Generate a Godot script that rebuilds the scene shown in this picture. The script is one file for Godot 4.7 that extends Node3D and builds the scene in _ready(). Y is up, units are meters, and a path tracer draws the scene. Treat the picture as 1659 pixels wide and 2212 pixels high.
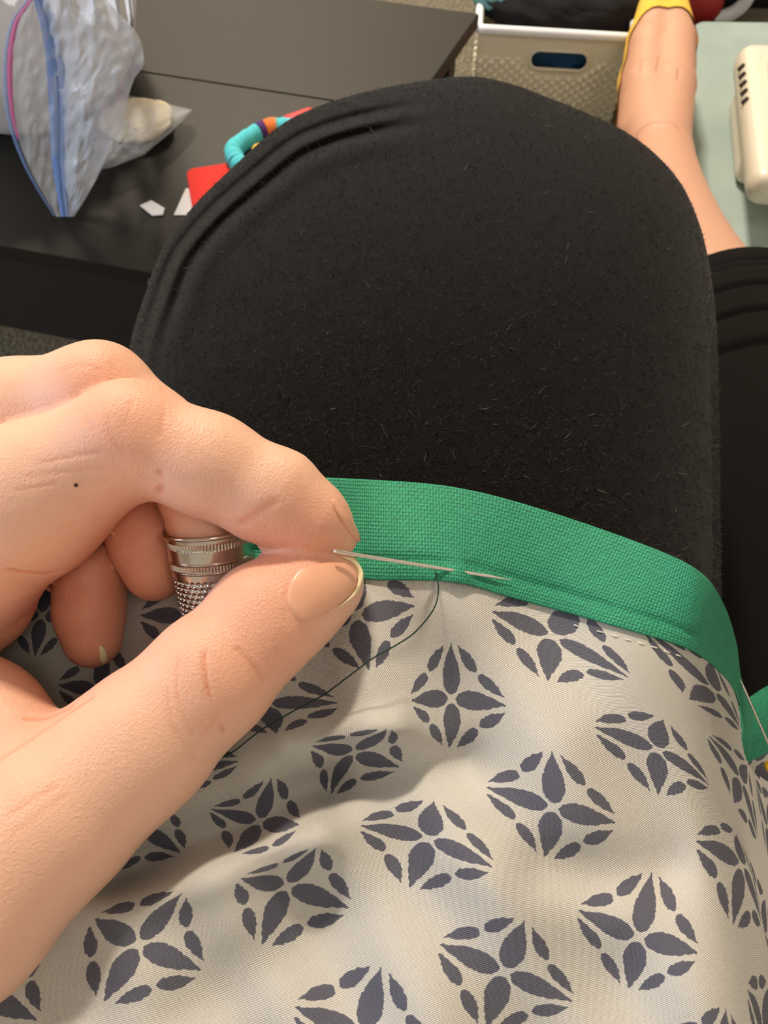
extends Node3D
# A lap with hand sewing: camera, light and exposure first, then the room, furniture, person, garment, small things.

const FOCAL := 1650.0            # focal length in pixels of the 1659 x 2212 frame
const PITCH := 62.0
const EYE := Vector3(0.0, 0.72, 0.0)
var ax_r := Vector3.RIGHT
var ax_u := Vector3.UP
var ax_f := Vector3.FORWARD
var rng := RandomNumberGenerator.new()
var taken := {}
var M := {}

# ------------------------------------------------------------------ helpers
func at(px: float, py: float, z: float) -> Vector3:
	return EYE + (ax_r * ((px - 829.5) / FOCAL) - ax_u * ((py - 1106.0) / FOCAL) + ax_f) * z

func pix(p: Vector3) -> Vector3:
	var q := p - EYE
	var z := q.dot(ax_f)
	return Vector3(829.5 + q.dot(ax_r) / z * FOCAL, 1106.0 - q.dot(ax_u) / z * FOCAL, z)

func on_level(px: float, py: float, h: float) -> Vector3:
	var d := ax_r * ((px - 829.5) / FOCAL) - ax_u * ((py - 1106.0) / FOCAL) + ax_f
	return EYE + d * ((h - EYE.y) / d.y)

func numbered(called: String) -> String:
	if not taken.has(called):
		taken[called] = 0
		return called
	taken[called] += 1
	return "%s_%03d" % [called, taken[called]]

func tag(o: Node, label: String, category: String, group := "", kind := "") -> void:
	if label: o.set_meta("label", label)
	if category: o.set_meta("category", category)
	if group: o.set_meta("group", group)
	if kind: o.set_meta("kind", kind)

func thing(called: String, label: String, category: String, where := Vector3.ZERO, group := "") -> Node3D:
	var o := Node3D.new()
	o.name = numbered(called)
	add_child(o)
	o.position = where
	tag(o, label, category, group)
	return o

func obj(called: String, mesh: Mesh, mat: Material, parent: Node3D = null) -> MeshInstance3D:
	var o := MeshInstance3D.new()
	o.mesh = mesh
	o.material_override = mat
	o.cast_shadow = GeometryInstance3D.SHADOW_CASTING_SETTING_ON
	if parent == null:
		o.name = numbered(called)
		add_child(o, true)
	else:
		var n := 0
		for c in parent.get_children():
			if c.name == called or (c.name.begins_with(called + "_") and c.name.length() == called.length() + 4): n += 1
		o.name = called if n == 0 else "%s_%03d" % [called, n]
		parent.add_child(o, true)
		if parent.position != Vector3.ZERO: o.position = -parent.position
	return o

func structure(called: String, mesh: Mesh, mat: Material) -> MeshInstance3D:
	var o := obj(called, mesh, mat)
	o.set_meta("kind", "structure")
	return o

func curve(pts: Array, x: float) -> float:      # piecewise smooth curve through [x, y] pairs
	var n := pts.size()
	if x <= pts[0][0]: return pts[0][1]
	if x >= pts[n - 1][0]: return pts[n - 1][1]
	var k := 0
	while x > pts[k + 1][0]: k += 1
	var x0: float = pts[k][0]
	var x1: float = pts[k + 1][0]
	var y0: float = pts[k][1]
	var y1: float = pts[k + 1][1]
	var s := (y1 - y0) / (x1 - x0)
	var m0 := s
	var m1 := s
	if k > 0: m0 = (y1 - pts[k - 1][1]) / (x1 - pts[k - 1][0])
	if k < n - 2: m1 = (pts[k + 2][1] - y0) / (pts[k + 2][0] - x0)
	var h := x1 - x0
	var t := (x - x0) / h
	var t2 := t * t
	var t3 := t2 * t
	return (2 * t3 - 3 * t2 + 1) * y0 + (t3 - 2 * t2 + t) * h * m0 + (-2 * t3 + 3 * t2) * y1 + (t3 - t2) * h * m1

func smooth_path(pts: Array, steps: int) -> PackedVector3Array:      # Catmull-Rom through points
	var out := PackedVector3Array()
	var n := pts.size()
	for k in n - 1:
		var a: Vector3 = pts[maxi(k - 1, 0)]
		var b: Vector3 = pts[k]
		var c: Vector3 = pts[k + 1]
		var d: Vector3 = pts[mini(k + 2, n - 1)]
		for s in steps:
			out.append(b.cubic_interpolate(c, a, d, float(s) / steps))
	out.append(pts[n - 1])
	return out

func hat(x: float, w: float) -> float:
	return exp(-(x * x) / (w * w))

func seg_dist(p: Vector2, a: Vector2, b: Vector2) -> float:
	var ab := b - a
	var t := clampf((p - a).dot(ab) / ab.length_squared(), 0, 1)
	return (p - a - ab * t).length()

func make(v: PackedVector3Array, ix: PackedInt32Array, uv := PackedVector2Array(), col := PackedColorArray()) -> ArrayMesh:
	var nr := PackedVector3Array()
	nr.resize(v.size())
	for t in range(0, ix.size(), 3):
		var a := v[ix[t]]
		var b := v[ix[t + 1]]
		var c := v[ix[t + 2]]
		var n := (c - a).cross(b - a)
		nr[ix[t]] += n
		nr[ix[t + 1]] += n
		nr[ix[t + 2]] += n
	for i in nr.size():
		nr[i] = nr[i].normalized() if nr[i].length_squared() > 0.0 else Vector3.UP
	var arr := []
	arr.resize(Mesh.ARRAY_MAX)
	arr[Mesh.ARRAY_VERTEX] = v
	arr[Mesh.ARRAY_NORMAL] = nr
	if uv.size() == v.size(): arr[Mesh.ARRAY_TEX_UV] = uv
	if col.size() == v.size(): arr[Mesh.ARRAY_COLOR] = col
	arr[Mesh.ARRAY_INDEX] = ix
	var m := ArrayMesh.new()
	m.add_surface_from_arrays(Mesh.PRIMITIVE_TRIANGLES, arr)
	return m

# a grid of nu x nv quads; point(u, v) with u, v in 0..1; keep(u, v) may drop a quad
func sheet(nu: int, nv: int, point: Callable, uvf = null, keep = null, flip := false) -> ArrayMesh:
	var v := PackedVector3Array()
	var uv := PackedVector2Array()
	var ix := PackedInt32Array()
	for j in nv + 1:
		for i in nu + 1:
			var a := float(i) / nu
			var b := float(j) / nv
			v.append(point.call(a, b))
			uv.append(uvf.call(a, b) if uvf != null else Vector2(a, b))
	for j in nv:
		for i in nu:
			if keep != null and not keep.call((i + 0.5) / nu, (j + 0.5) / nv): continue
			var p := j * (nu + 1) + i
			var q := p + nu + 1
			if flip: ix.append_array([p, q, p + 1, p + 1, q, q + 1])
			else: ix.append_array([p, p + 1, q, p + 1, q + 1, q])
	return make(v, ix, uv)

func tube(path: PackedVector3Array, radius: Callable, seg := 12, flat := 1.0, side := Vector3.ZERO) -> ArrayMesh:
	var v := PackedVector3Array()
	var uv := PackedVector2Array()
	var ix := PackedInt32Array()
	var n := path.size()
	var up := side
	var run := 0.0
	for k in n:
		var t := (path[mini(k + 1, n - 1)] - path[maxi(k - 1, 0)]).normalized()
		if up == Vector3.ZERO: up = t.cross(Vector3(0.31, 0.77, 0.55)).normalized()
		up = (up - t * up.dot(t)).normalized()
		var b := t.cross(up)
		if k > 0: run += (path[k] - path[k - 1]).length()
		var r: float = radius.call(float(k) / (n - 1))
		for s in seg + 1:
			var a := TAU * s / seg
			v.append(path[k] + (up * cos(a) + b * sin(a) * flat) * r)
			uv.append(Vector2(float(s) / seg, run))
	for k in n - 1:
		for s in seg:
			var p := k * (seg + 1) + s
			var q := p + seg + 1
			ix.append_array([p, q, p + 1, p + 1, q, q + 1])
	for e in 2:
		var base := 0 if e == 0 else (n - 1) * (seg + 1)
		var c := v.size()
		v.append(path[0] if e == 0 else path[n - 1])
		uv.append(Vector2(0.5, 0))
		for s in seg:
			if e == 0: ix.append_array([c, base + s, base + s + 1])
			else: ix.append_array([c, base + s + 1, base + s])
	return make(v, ix, uv)

func join(list: Array) -> ArrayMesh:
	var st := SurfaceTool.new()
	for m in list: st.append_from(m, 0, Transform3D())
	return st.commit()

func rbox(size: Vector3, r: float, xf := Transform3D(), n := 3) -> ArrayMesh:      # box with rounded edges
	var h := size * 0.5
	r = minf(r, minf(h.x, minf(h.y, h.z)) * 0.999)
	var v := PackedVector3Array()
	var uv := PackedVector2Array()
	var ix := PackedInt32Array()
	var ticks := func(e: float) -> Array:
		var out := []
		for k in n: out.append(-e + r * (1.0 - cos(PI / 2 * k / n)) * 0.5 + r * 0.5 * float(k) / n)
		out.append(-e + r)
		out.append(e - r)
		for k in range(n - 1, -1, -1): out.append(e - r * (1.0 - cos(PI / 2 * k / n)) * 0.5 - r * 0.5 * float(k) / n)
		return out
	for f in 6:
		var ax := f / 2
		var sg := 1.0 if f % 2 == 0 else -1.0
		var a1 := (ax + 1) % 3
		var a2 := (ax + 2) % 3
		var t1: Array = ticks.call(h[a1])
		var t2: Array = ticks.call(h[a2])
		var b := v.size()
		for y in t2:
			for x in t1:
				var p := Vector3.ZERO
				p[ax] = h[ax] * sg
				p[a1] = x
				p[a2] = y
				var q := p.clamp(-(h - Vector3.ONE * r), h - Vector3.ONE * r)
				var d := p - q
				if d.length() > 1e-9: p = q + d.normalized() * r
				v.append(xf * p)
				uv.append(Vector2(x, y))
		var w := t1.size()
		for j in t2.size() - 1:
			for i in w - 1:
				var p := b + j * w + i
				var q := p + w
				if sg > 0: ix.append_array([p, q, p + 1, p + 1, q, q + 1])
				else: ix.append_array([p, p + 1, q, p + 1, q + 1, q])
	return make(v, ix, uv)

func prism(poly: Array, y0: float, y1: float, bev := 0.0015) -> ArrayMesh:      # horizontal plate over a convex outline of Vector2(x, z), edges chamfered
	var v := PackedVector3Array()
	var ix := PackedInt32Array()
	var c := Vector2.ZERO
	for p in poly: c += p
	c /= poly.size()
	var n := poly.size()
	var rings := [[y1, bev], [y1 - bev, 0.0], [y0 + bev, 0.0], [y0, bev]]
	var faces := []
	for k in 3: faces.append([rings[k], rings[k + 1]])
	for f in faces:
		for i in n:
			var b := v.size()
			for e in [[f[0], i], [f[0], (i + 1) % n], [f[1], (i + 1) % n], [f[1], i]]:
				var p: Vector2 = poly[e[1]]
				p -= (p - c).normalized() * float(e[0][1])
				v.append(Vector3(p.x, e[0][0], p.y))
			ix.append_array([b, b + 2, b + 1, b, b + 3, b + 2])
	for e in 2:
		var b := v.size()
		for i in n:
			var p: Vector2 = poly[i]
			p -= (p - c).normalized() * bev
			v.append(Vector3(p.x, y1 if e == 0 else y0, p.y))
		for i in range(1, n - 1):
			if e == 0: ix.append_array([b, b + i, b + i + 1])
			else: ix.append_array([b, b + i + 1, b + i])
	return make(v, ix)

func ball(c: Vector3, r: float, squash := Vector3.ONE, n := 16, bump = null) -> ArrayMesh:
	return sheet(n * 2, n, func(a, b):
		var d := Vector3(sin(PI * b) * cos(TAU * a), cos(PI * b), sin(PI * b) * sin(TAU * a))
		var k: float = 1.0 if bump == null else bump.call(d)
		return c + d * squash * r * k)

func mat(color: Color, rough: float, metal := 0.0) -> StandardMaterial3D:
	var m := StandardMaterial3D.new()
	m.albedo_color = color
	m.roughness = rough
	m.metallic = metal
	return m

func noise_tex(freq: float, seed_: int, kind := FastNoiseLite.TYPE_SIMPLEX_SMOOTH, oct := 4, size := 256) -> NoiseTexture2D:
	var n := FastNoiseLite.new()
	n.seed = seed_
	n.noise_type = kind
	n.frequency = freq
	n.fractal_octaves = oct
	var t := NoiseTexture2D.new()
	t.width = size
	t.height = size
	t.seamless = true
	t.noise = n
	return t

func ramp(t: NoiseTexture2D, a: Color, b: Color) -> NoiseTexture2D:
	var g := Gradient.new()
	g.set_color(0, a)
	g.set_color(1, b)
	t.color_ramp = g
	return t

func relief(m: StandardMaterial3D, t: Texture2D, cm: float, tri := 0.0) -> void:
	m.heightmap_enabled = true
	m.heightmap_texture = t
	m.heightmap_scale = cm
	if tri > 0.0:
		m.uv1_triplanar = true
		m.uv1_scale = Vector3.ONE * tri

# ------------------------------------------------------------------ smooth bodies: capsule fields meshed as surface nets
class Field:
	var a := PackedVector3Array()
	var b := PackedVector3Array()
	var ra := PackedFloat32Array()
	var rb := PackedFloat32Array()
	var kk := PackedFloat32Array()
	var grp := PackedInt32Array()
	var between := 0.0015
	var all := PackedInt32Array()
	var blocks := {}
	var bs := 0.012
	var skip_left := -9.0

	func add(p: Vector3, q: Vector3, r0: float, r1: float, k: float, g: int) -> void:
		a.append(p); b.append(q); ra.append(r0); rb.append(r1); kk.append(k); grp.append(g)
		all.append(all.size())

	func val(p: Vector3, list: PackedInt32Array) -> float:
		var d := 1.0
		var dg := 1.0
		var cur := -1
		for i in list:
			var ab := b[i] - a[i]
			var ap := p - a[i]
			var t := clampf(ap.dot(ab) / ab.length_squared(), 0.0, 1.0)
			var e := (ap - ab * t).length() - ra[i] - (rb[i] - ra[i]) * t
			if grp[i] != cur:
				if cur >= 0:
					var h0 := maxf(between - absf(d - dg), 0.0)
					d = minf(d, dg) - h0 * h0 / between * 0.25
				cur = grp[i]
				dg = e
			else:
				var k := kk[i]
				var h := maxf(k - absf(dg - e), 0.0)
				dg = minf(dg, e) - h * h / k * 0.25
		var h1 := maxf(between - absf(d - dg), 0.0)
		return minf(d, dg) - h1 * h1 / between * 0.25

	func near(p: Vector3) -> PackedInt32Array:
		var key := Vector3i((p / bs).floor())
		if blocks.has(key): return blocks[key]
		var c := (Vector3(key) + Vector3.ONE * 0.5) * bs
		var best := 1e9
		var ds := PackedFloat32Array()
		for i in all:
			var ab := b[i] - a[i]
			var ap := c - a[i]
			var t := clampf(ap.dot(ab) / ab.length_squared(), 0.0, 1.0)
			var e := (ap - ab * t).length() - ra[i] - (rb[i] - ra[i]) * t
			ds.append(e)
			best = minf(best, e)
		var out := PackedInt32Array()
		for i in all:
			if ds[i] < best + bs * 1.75 + kk[i] + 0.004: out.append(i)
		blocks[key] = out
		return out

	func at(p: Vector3) -> float:
		return val(p, near(p))

	func grad(p: Vector3) -> Vector3:
		var l := near(p)
		var e := 0.0004
		var k1 := Vector3(1, -1, -1)
		var k2 := Vector3(-1, -1, 1)
		var k3 := Vector3(-1, 1, -1)
		var k4 := Vector3(1, 1, 1)
		return (k1 * val(p + k1 * e, l) + k2 * val(p + k2 * e, l) + k3 * val(p + k3 * e, l) + k4 * val(p + k4 * e, l)).normalized()

	# {v, quads}; fine: how many times each quad is cut in four and moved onto the surface
	func surface(cell: float, fine: int) -> Array:
		var lo := Vector3.ONE * 1e9
		var hi := -lo
		for i in all:
			var r := maxf(ra[i], rb[i]) + kk[i] * 0.3
			lo = lo.min(a[i].min(b[i]) - Vector3.ONE * r)
			hi = hi.max(a[i].max(b[i]) + Vector3.ONE * r)
		lo -= Vector3.ONE * cell * 3
		var n := Vector3i(((hi - lo) / cell / 4.0).ceil()) + Vector3i.ONE
		var nx := n.x * 4
		var ny := n.y * 4
		var nz := n.z * 4
		var g := PackedFloat32Array()
		g.resize(nx * ny * nz)
		g.fill(1.0)
		var hot := []
		for bz in n.z:
			for by in n.y:
				for bx in n.x:
					var c := lo + Vector3(bx * 4 + 1.5, by * 4 + 1.5, bz * 4 + 1.5) * cell
					var l := near(c)
					var d := val(c, l)
					if absf(d) > cell * 4.2:
						if d < 0:
							for z in 4:
								for y in 4:
									for x in 4: g[((bz * 4 + z) * ny + by * 4 + y) * nx + bx * 4 + x] = -1.0
						continue
					hot.append(Vector3i(bx, by, bz))
					for z in 4:
						for y in 4:
							for x in 4:
								var p := lo + Vector3(bx * 4 + x, by * 4 + y, bz * 4 + z) * cell
								g[((bz * 4 + z) * ny + by * 4 + y) * nx + bx * 4 + x] = val(p, l)
		var v := PackedVector3Array()
		var id := {}
		var quads := PackedInt32Array()
		var sx := 1
		var sy := nx
		var sz := nx * ny
		var corner := [0, sx, sy, sx + sy, sz, sz + sx, sz + sy, sz + sx + sy]
		var edge := [[0, 1], [2, 3], [4, 5], [6, 7], [0, 2], [1, 3], [4, 6], [5, 7], [0, 4], [1, 5], [2, 6], [3, 7]]
		var cells := []
		for h in hot:
			for z in range(-1, 4):
				for y in range(-1, 4):
					for x in range(-1, 4):
						var q := Vector3i(h.x * 4 + x, h.y * 4 + y, h.z * 4 + z)
						if q.x < 0 or q.y < 0 or q.z < 0 or q.x >= nx - 1 or q.y >= ny - 1 or q.z >= nz - 1: continue
						var at0 := q.z * sz + q.y * sy + q.x
						if id.has(at0): continue
						var mask := 0
						for k in 8:
							if g[at0 + corner[k]] < 0: mask |= 1 << k
						if mask == 0 or mask == 255: continue
						var sum := Vector3.ZERO
						var cnt := 0
						for e in edge:
							var d0 := g[at0 + corner[e[0]]]
							var d1 := g[at0 + corner[e[1]]]
							if (d0 < 0) == (d1 < 0): continue
							var t := d0 / (d0 - d1)
							var c0 := Vector3(e[0] & 1, (e[0] >> 1) & 1, e[0] >> 2)
							var c1 := Vector3(e[1] & 1, (e[1] >> 1) & 1, e[1] >> 2)
							sum += c0.lerp(c1, t)
							cnt += 1
						id[at0] = v.size()
						v.append(lo + (Vector3(q) + sum / cnt) * cell)
						cells.append(at0)
		for at0 in cells:
			var in0 := g[at0] < 0
			for axis in 3:
				var st: int = [sx, sy, sz][axis]
				var in1 := g[at0 + st] < 0
				if in0 == in1: continue
				var s1: int = [sy, sz, sx][axis]
				var s2: int = [sz, sx, sy][axis]
				if not (id.has(at0 - s1) and id.has(at0 - s2) and id.has(at0 - s1 - s2)): continue
				var q := [id[at0], id[at0 - s1], id[at0 - s1 - s2], id[at0 - s2]]
				if in0: q.reverse()
				quads.append_array(PackedInt32Array(q))
		for round_ in fine:
			var mid := {}
			var nq := PackedInt32Array()
			for t in range(0, quads.size(), 4):
				var c := Vector3.ZERO
				var ms := PackedInt32Array()
				for k in 4:
					var i := quads[t + k]
					var j := quads[t + (k + 1) % 4]
					c += v[i]
					var key := mini(i, j) * 10000000 + maxi(i, j)
					if not mid.has(key):
						mid[key] = v.size()
						v.append((v[i] + v[j]) * 0.5)
					ms.append(mid[key])
				var ci := v.size()
				v.append(c * 0.25)
				for k in 4: nq.append_array([quads[t + k], ms[k], ci, ms[(k + 3) % 4]])
			quads = nq
		for i in v.size():
			var p := v[i]
			if p.x < skip_left: continue
			var d := at(p)
			if absf(d) < 0.02: p -= grad(p) * d * 0.97
			v[i] = p
		return [v, quads]

func tris(quads: PackedInt32Array) -> PackedInt32Array:
	var ix := PackedInt32Array()
	for t in range(0, quads.size(), 4):
		ix.append_array([quads[t], quads[t + 1], quads[t + 2], quads[t], quads[t + 2], quads[t + 3]])
	return ix


# ------------------------------------------------------------------ the cloth: where it lies
const LOWER := [[-200, 1200], [100, 1185], [400, 1205], [600, 1235], [800, 1250], [980, 1256], [1100, 1288], [1300, 1343], [1480, 1398], [1555, 1450], [1588, 1495], [1606, 1560], [1618, 1640]]
const UPPER := [[-250, 1090], [80, 1050], [400, 1030], [620, 1030], [800, 1036], [980, 1052], [1160, 1097], [1390, 1176], [1508, 1232], [1560, 1298], [1590, 1385], [1603, 1470], [1632, 1530]]

func level_z(py: float, drop: float) -> float:
	var yn := (1106.0 - py) / FOCAL
	return drop / (sin(deg_to_rad(PITCH)) - yn * cos(deg_to_rad(PITCH)))

func cloth_z(px: float, py: float) -> float:
	var z := level_z(py, 0.160)
	var p := Vector2(px, py)
	var edge := curve([[1200, 1580], [1400, 1535], [1500, 1528], [1600, 1532], [1750, 1545], [1850, 1560], [2000, 1592], [2212, 1632], [2400, 1660]], py)
	z += 0.0009 * 22.0 * log(1.0 + exp((px - edge) / 22.0))
	z -= 0.005 * hat(px - 900, 190) * hat(py - 1230, 150)                       # lifted by the needle
	z += 0.006 * smoothstep(810, 690, px) * smoothstep(1750, 1450, py)
	z += 0.030 * smoothstep(560, 120, px) * smoothstep(1720, 1480, py)            # falls away under the fingers
	z += 0.011 * hat(seg_dist(p, Vector2(250, 1880), Vector2(690, 1715)), 70)    # valley between two folds
	z -= 0.005 * hat(seg_dist(p, Vector2(250, 1960), Vector2(690, 1800)), 55)
	z -= 0.0045 * hat(seg_dist(p, Vector2(620, 1600), Vector2(860, 1572)), 42)
	z += 0.006 * hat(seg_dist(p, Vector2(640, 1700), Vector2(1000, 1650)), 55)
	z += 0.004 * hat(seg_dist(p, Vector2(380, 2200), Vector2(720, 1960)), 90)
	z -= 0.003 * hat(seg_dist(p, Vector2(980, 1850), Vector2(1300, 2000)), 80)
	z += 0.0035 * hat(seg_dist(p, Vector2(1180, 1880), Vector2(1420, 1880)), 70)
	z -= 0.003 * hat(seg_dist(p, Vector2(1050, 1330), Vector2(1230, 1560)), 110)
	z += 0.002 * sin(px * 0.011 + py * 0.006) + 0.0014 * sin(px * 0.021 - py * 0.013 + 1.0)
	return z

var tps_s := []
var tps_w := []
var tps_p := PackedVector2Array()
var tps_q := PackedVector2Array()

func tps_fit(src: Array, dst: Array) -> void:
	var n := src.size()
	var m := n + 3
	var A := []
	for i in m:
		var row := PackedFloat64Array()
		row.resize(m + 2)
		A.append(row)
	for i in n:
		for j in n:
			var r2: float = (src[i] - src[j]).length_squared()
			A[i][j] = 0.5 * r2 * log(r2) if r2 > 1e-9 else 0.004
		A[i][n] = 1.0
		A[i][n + 1] = src[i].x
		A[i][n + 2] = src[i].y
		A[n][i] = 1.0
		A[n + 1][i] = src[i].x
		A[n + 2][i] = src[i].y
		A[i][m] = dst[i].x
		A[i][m + 1] = dst[i].y
	for c in m:
		var p := c
		for r in range(c, m):
			if absf(A[r][c]) > absf(A[p][c]): p = r
		var sw = A[c]
		A[c] = A[p]
		A[p] = sw
		for r in m:
			if r == c: continue
			var f: float = A[r][c] / A[c][c]
			if f == 0.0: continue
			for k in range(c, m + 2): A[r][k] -= f * A[c][k]
	tps_s = src
	tps_w = []
	tps_p = PackedVector2Array(src)
	for i in m: tps_w.append(Vector2(A[i][m] / A[i][i], A[i][m + 1] / A[i][i]))
	tps_q = PackedVector2Array(tps_w)

func tps(p: Vector2) -> Vector2:
	var n := tps_s.size()
	var o: Vector2 = tps_w[n] + tps_w[n + 1] * p.x + tps_w[n + 2] * p.y
	for i in n:
		var r2 := p.distance_squared_to(tps_p[i])
		if r2 > 1e-9: o += tps_q[i] * (0.5 * r2 * log(r2))
	return o

func petal(x: float, y: float, x0: float, y0: float, dx: float, dy: float, length: float, wide: float, full: float) -> bool:
	var a := (x - x0) * dx + (y - y0) * dy
	var b := absf(-(x - x0) * dy + (y - y0) * dx)
	var t := a / length
	if t < 0.0 or t > 1.0: return false
	var w := wide * (sqrt(1.0 - pow(1.0 - t / full, 2.0)) if t < full else 0.06 + 0.94 * pow(cos(PI / 2 * (t - full) / (1.0 - full)), 1.25))
	return b < w

func print_images() -> Array:      # one repeat of the block print, and the weave of its cotton
	var n := 560
	var img := Image.create(n, n, false, Image.FORMAT_RGB8)
	var bump := Image.create(n, n, false, Image.FORMAT_RGB8)
	var fn := FastNoiseLite.new()
	fn.seed = 5
	fn.frequency = 0.037
	var fine := FastNoiseLite.new()
	fine.seed = 9
	fine.frequency = 0.35
	var s := sqrt(0.5)
	for yy in n:
		for xx in n:
			var wob := fn.get_noise_2d(xx, yy) * 0.010
			var x := (xx + 0.5) / n - 0.5 + wob
			var y := (yy + 0.5) / n - 0.5 + fn.get_noise_2d(xx + 400, yy) * 0.010
			var ink := false
			if absf(x) < 0.41 and absf(y) < 0.41:
				for q in 4:
					var ca: float = [1, 0, -1, 0][q]
					var sa: float = [0, 1, 0, -1][q]
					var u := x * ca + y * sa
					var v := -x * sa + y * ca
					if petal(u, v, 0.026, 0.026, s, s, 0.385, 0.075, 0.34): ink = true
					elif petal(u, v, 0.300, 0.016, 0.13, 0.99, 0.235, 0.044, 0.38): ink = true
					elif petal(u, v, 0.300, -0.016, 0.13, -0.99, 0.235, 0.044, 0.38): ink = true
			var weave := 0.5 + 0.28 * sin(TAU * yy * 80.0 / n) + 0.16 * sin(TAU * xx * 64.0 / n + (PI if int(yy * 80.0 / n) % 2 == 0 else 0.0)) + 0.18 * fine.get_noise_2d(xx * 0.7, yy * 3.0)
			bump.set_pixel(xx, yy, Color(weave, weave, weave))
			var k := 1.0 + 0.05 * fine.get_noise_2d(xx, yy)
			if ink:
				var worn := clampf(0.5 + 0.5 * sin(TAU * yy * 80.0 / n) * 0.5 + fine.get_noise_2d(xx * 0.3, yy) * 0.5, 0, 1)
				img.set_pixel(xx, yy, Color(0.32, 0.325, 0.385).lerp(Color(0.44, 0.435, 0.49), worn * 0.55))
			else:
				img.set_pixel(xx, yy, Color(0.80 * k, 0.785 * k, 0.765 * k))
	return [img, bump]

func weave_image(n: int, threads: int, lo: Color, hi: Color) -> Array:
	var img := Image.create(n, n, false, Image.FORMAT_RGB8)
	var bump := Image.create(n, n, false, Image.FORMAT_RGB8)
	var fine := FastNoiseLite.new()
	fine.seed = 21
	fine.frequency = 0.08
	for y in n:
		for x in n:
			var a := float(x) / n * threads
			var b := float(y) / n * threads
			var over := (int(a) + int(b)) % 2 == 0
			var fa := absf(fposmod(a, 1.0) - 0.5) * 2.0
			var fb := absf(fposmod(b, 1.0) - 0.5) * 2.0
			var h := (1.0 - fa * fa) * (0.75 - 0.25 * fb) if over else (1.0 - fb * fb) * (0.75 - 0.25 * fa)
			h = clampf(h + 0.12 * fine.get_noise_2d(x, y), 0, 1)
			bump.set_pixel(x, y, Color(h, h, h))
			img.set_pixel(x, y, lo.lerp(hi, clampf(h * 0.8 + 0.25 + 0.3 * fine.get_noise_2d(x * 0.2, y * 3.0), 0, 1)))
	return [img, bump]

# ------------------------------------------------------------------ the scene
func _ready() -> void:
	rng.seed = 7
	ax_u = Vector3(0, cos(deg_to_rad(PITCH)), -sin(deg_to_rad(PITCH)))
	ax_f = Vector3(0, -sin(deg_to_rad(PITCH)), -cos(deg_to_rad(PITCH)))
	var cam := Camera3D.new()
	cam.name = "camera"
	cam.position = EYE
	cam.rotation_degrees = Vector3(-PITCH, 0, 0)
	cam.fov = rad_to_deg(2.0 * atan(1106.0 / FOCAL))
	cam.near = 0.02
	cam.far = 20.0
	var att := CameraAttributesPhysical.new()
	att.frustum_focal_length = 6.8
	att.frustum_focus_distance = 0.17
	att.exposure_aperture = 9.0
	cam.attributes = att
	add_child(cam)
	cam.current = true
	cam.fov = rad_to_deg(2.0 * atan(1106.0 / FOCAL))
	var we := WorldEnvironment.new()
	we.name = "environment"
	var env := Environment.new()
	env.background_mode = Environment.BG_COLOR
	env.background_color = Color(0, 0, 0)
	env.tonemap_mode = Environment.TONE_MAPPER_LINEAR
	env.tonemap_exposure = 1.0
	env.sdfgi_enabled = true
	env.ssao_enabled = true
	env.ssil_enabled = true
	we.environment = env
	add_child(we)
	ceiling_lamp(Vector3(-0.45, 2.60, -2.2), Vector2(0.36, 0.36), 11.5, "square white ceiling lamp ahead of the seated person")
	ceiling_lamp(Vector3(0.75, 2.60, 0.65), Vector2(0.50, 0.50), 0.35, "square white ceiling lamp added as fill behind the seated person")  # weak unseen lamp, added to fill surfaces facing the viewer
	added_window_light(Vector3(-1.99, 1.25, 0.15), Vector2(0.9, 1.0), 2.0)
	materials()
	room()
	table()
	plastic_basket()
	zip_bags()
	table_bits()
	mat_and_machine()
	woven_basket()
	person()
	garment()
	needle_and_pins()

func ceiling_lamp(where: Vector3, size: Vector2, energy: float, label: String) -> void:
	var t := thing("ceiling_lamp", label, "lamp", where)
	obj("lamp_housing", rbox(Vector3(size.x + 0.06, 0.05, size.y + 0.06), 0.012, Transform3D(Basis(), where + Vector3(0, -0.026, 0))), mat(Color(0.9, 0.9, 0.88), 0.5), t)
	var g := mat(Color(1, 1, 1), 0.6)
	g.emission_enabled = true
	g.emission = Color(1.0, 0.94, 0.85)
	g.emission_energy_multiplier = 6.0
	obj("lamp_diffuser", rbox(Vector3(size.x, 0.012, size.y), 0.005, Transform3D(Basis(), where + Vector3(0, -0.056, 0))), g, t)
	var l := AreaLight3D.new()
	l.name = "lamp_light"
	l.area_size = size
	l.light_color = Color(1.0, 0.94, 0.85)
	l.light_energy = energy
	l.shadow_enabled = true
	l.set("area_range", 12.0)
	t.add_child(l)
	l.position = Vector3(0, -0.07, 0)
	l.rotation_degrees = Vector3(-90, 0, 0)

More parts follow.
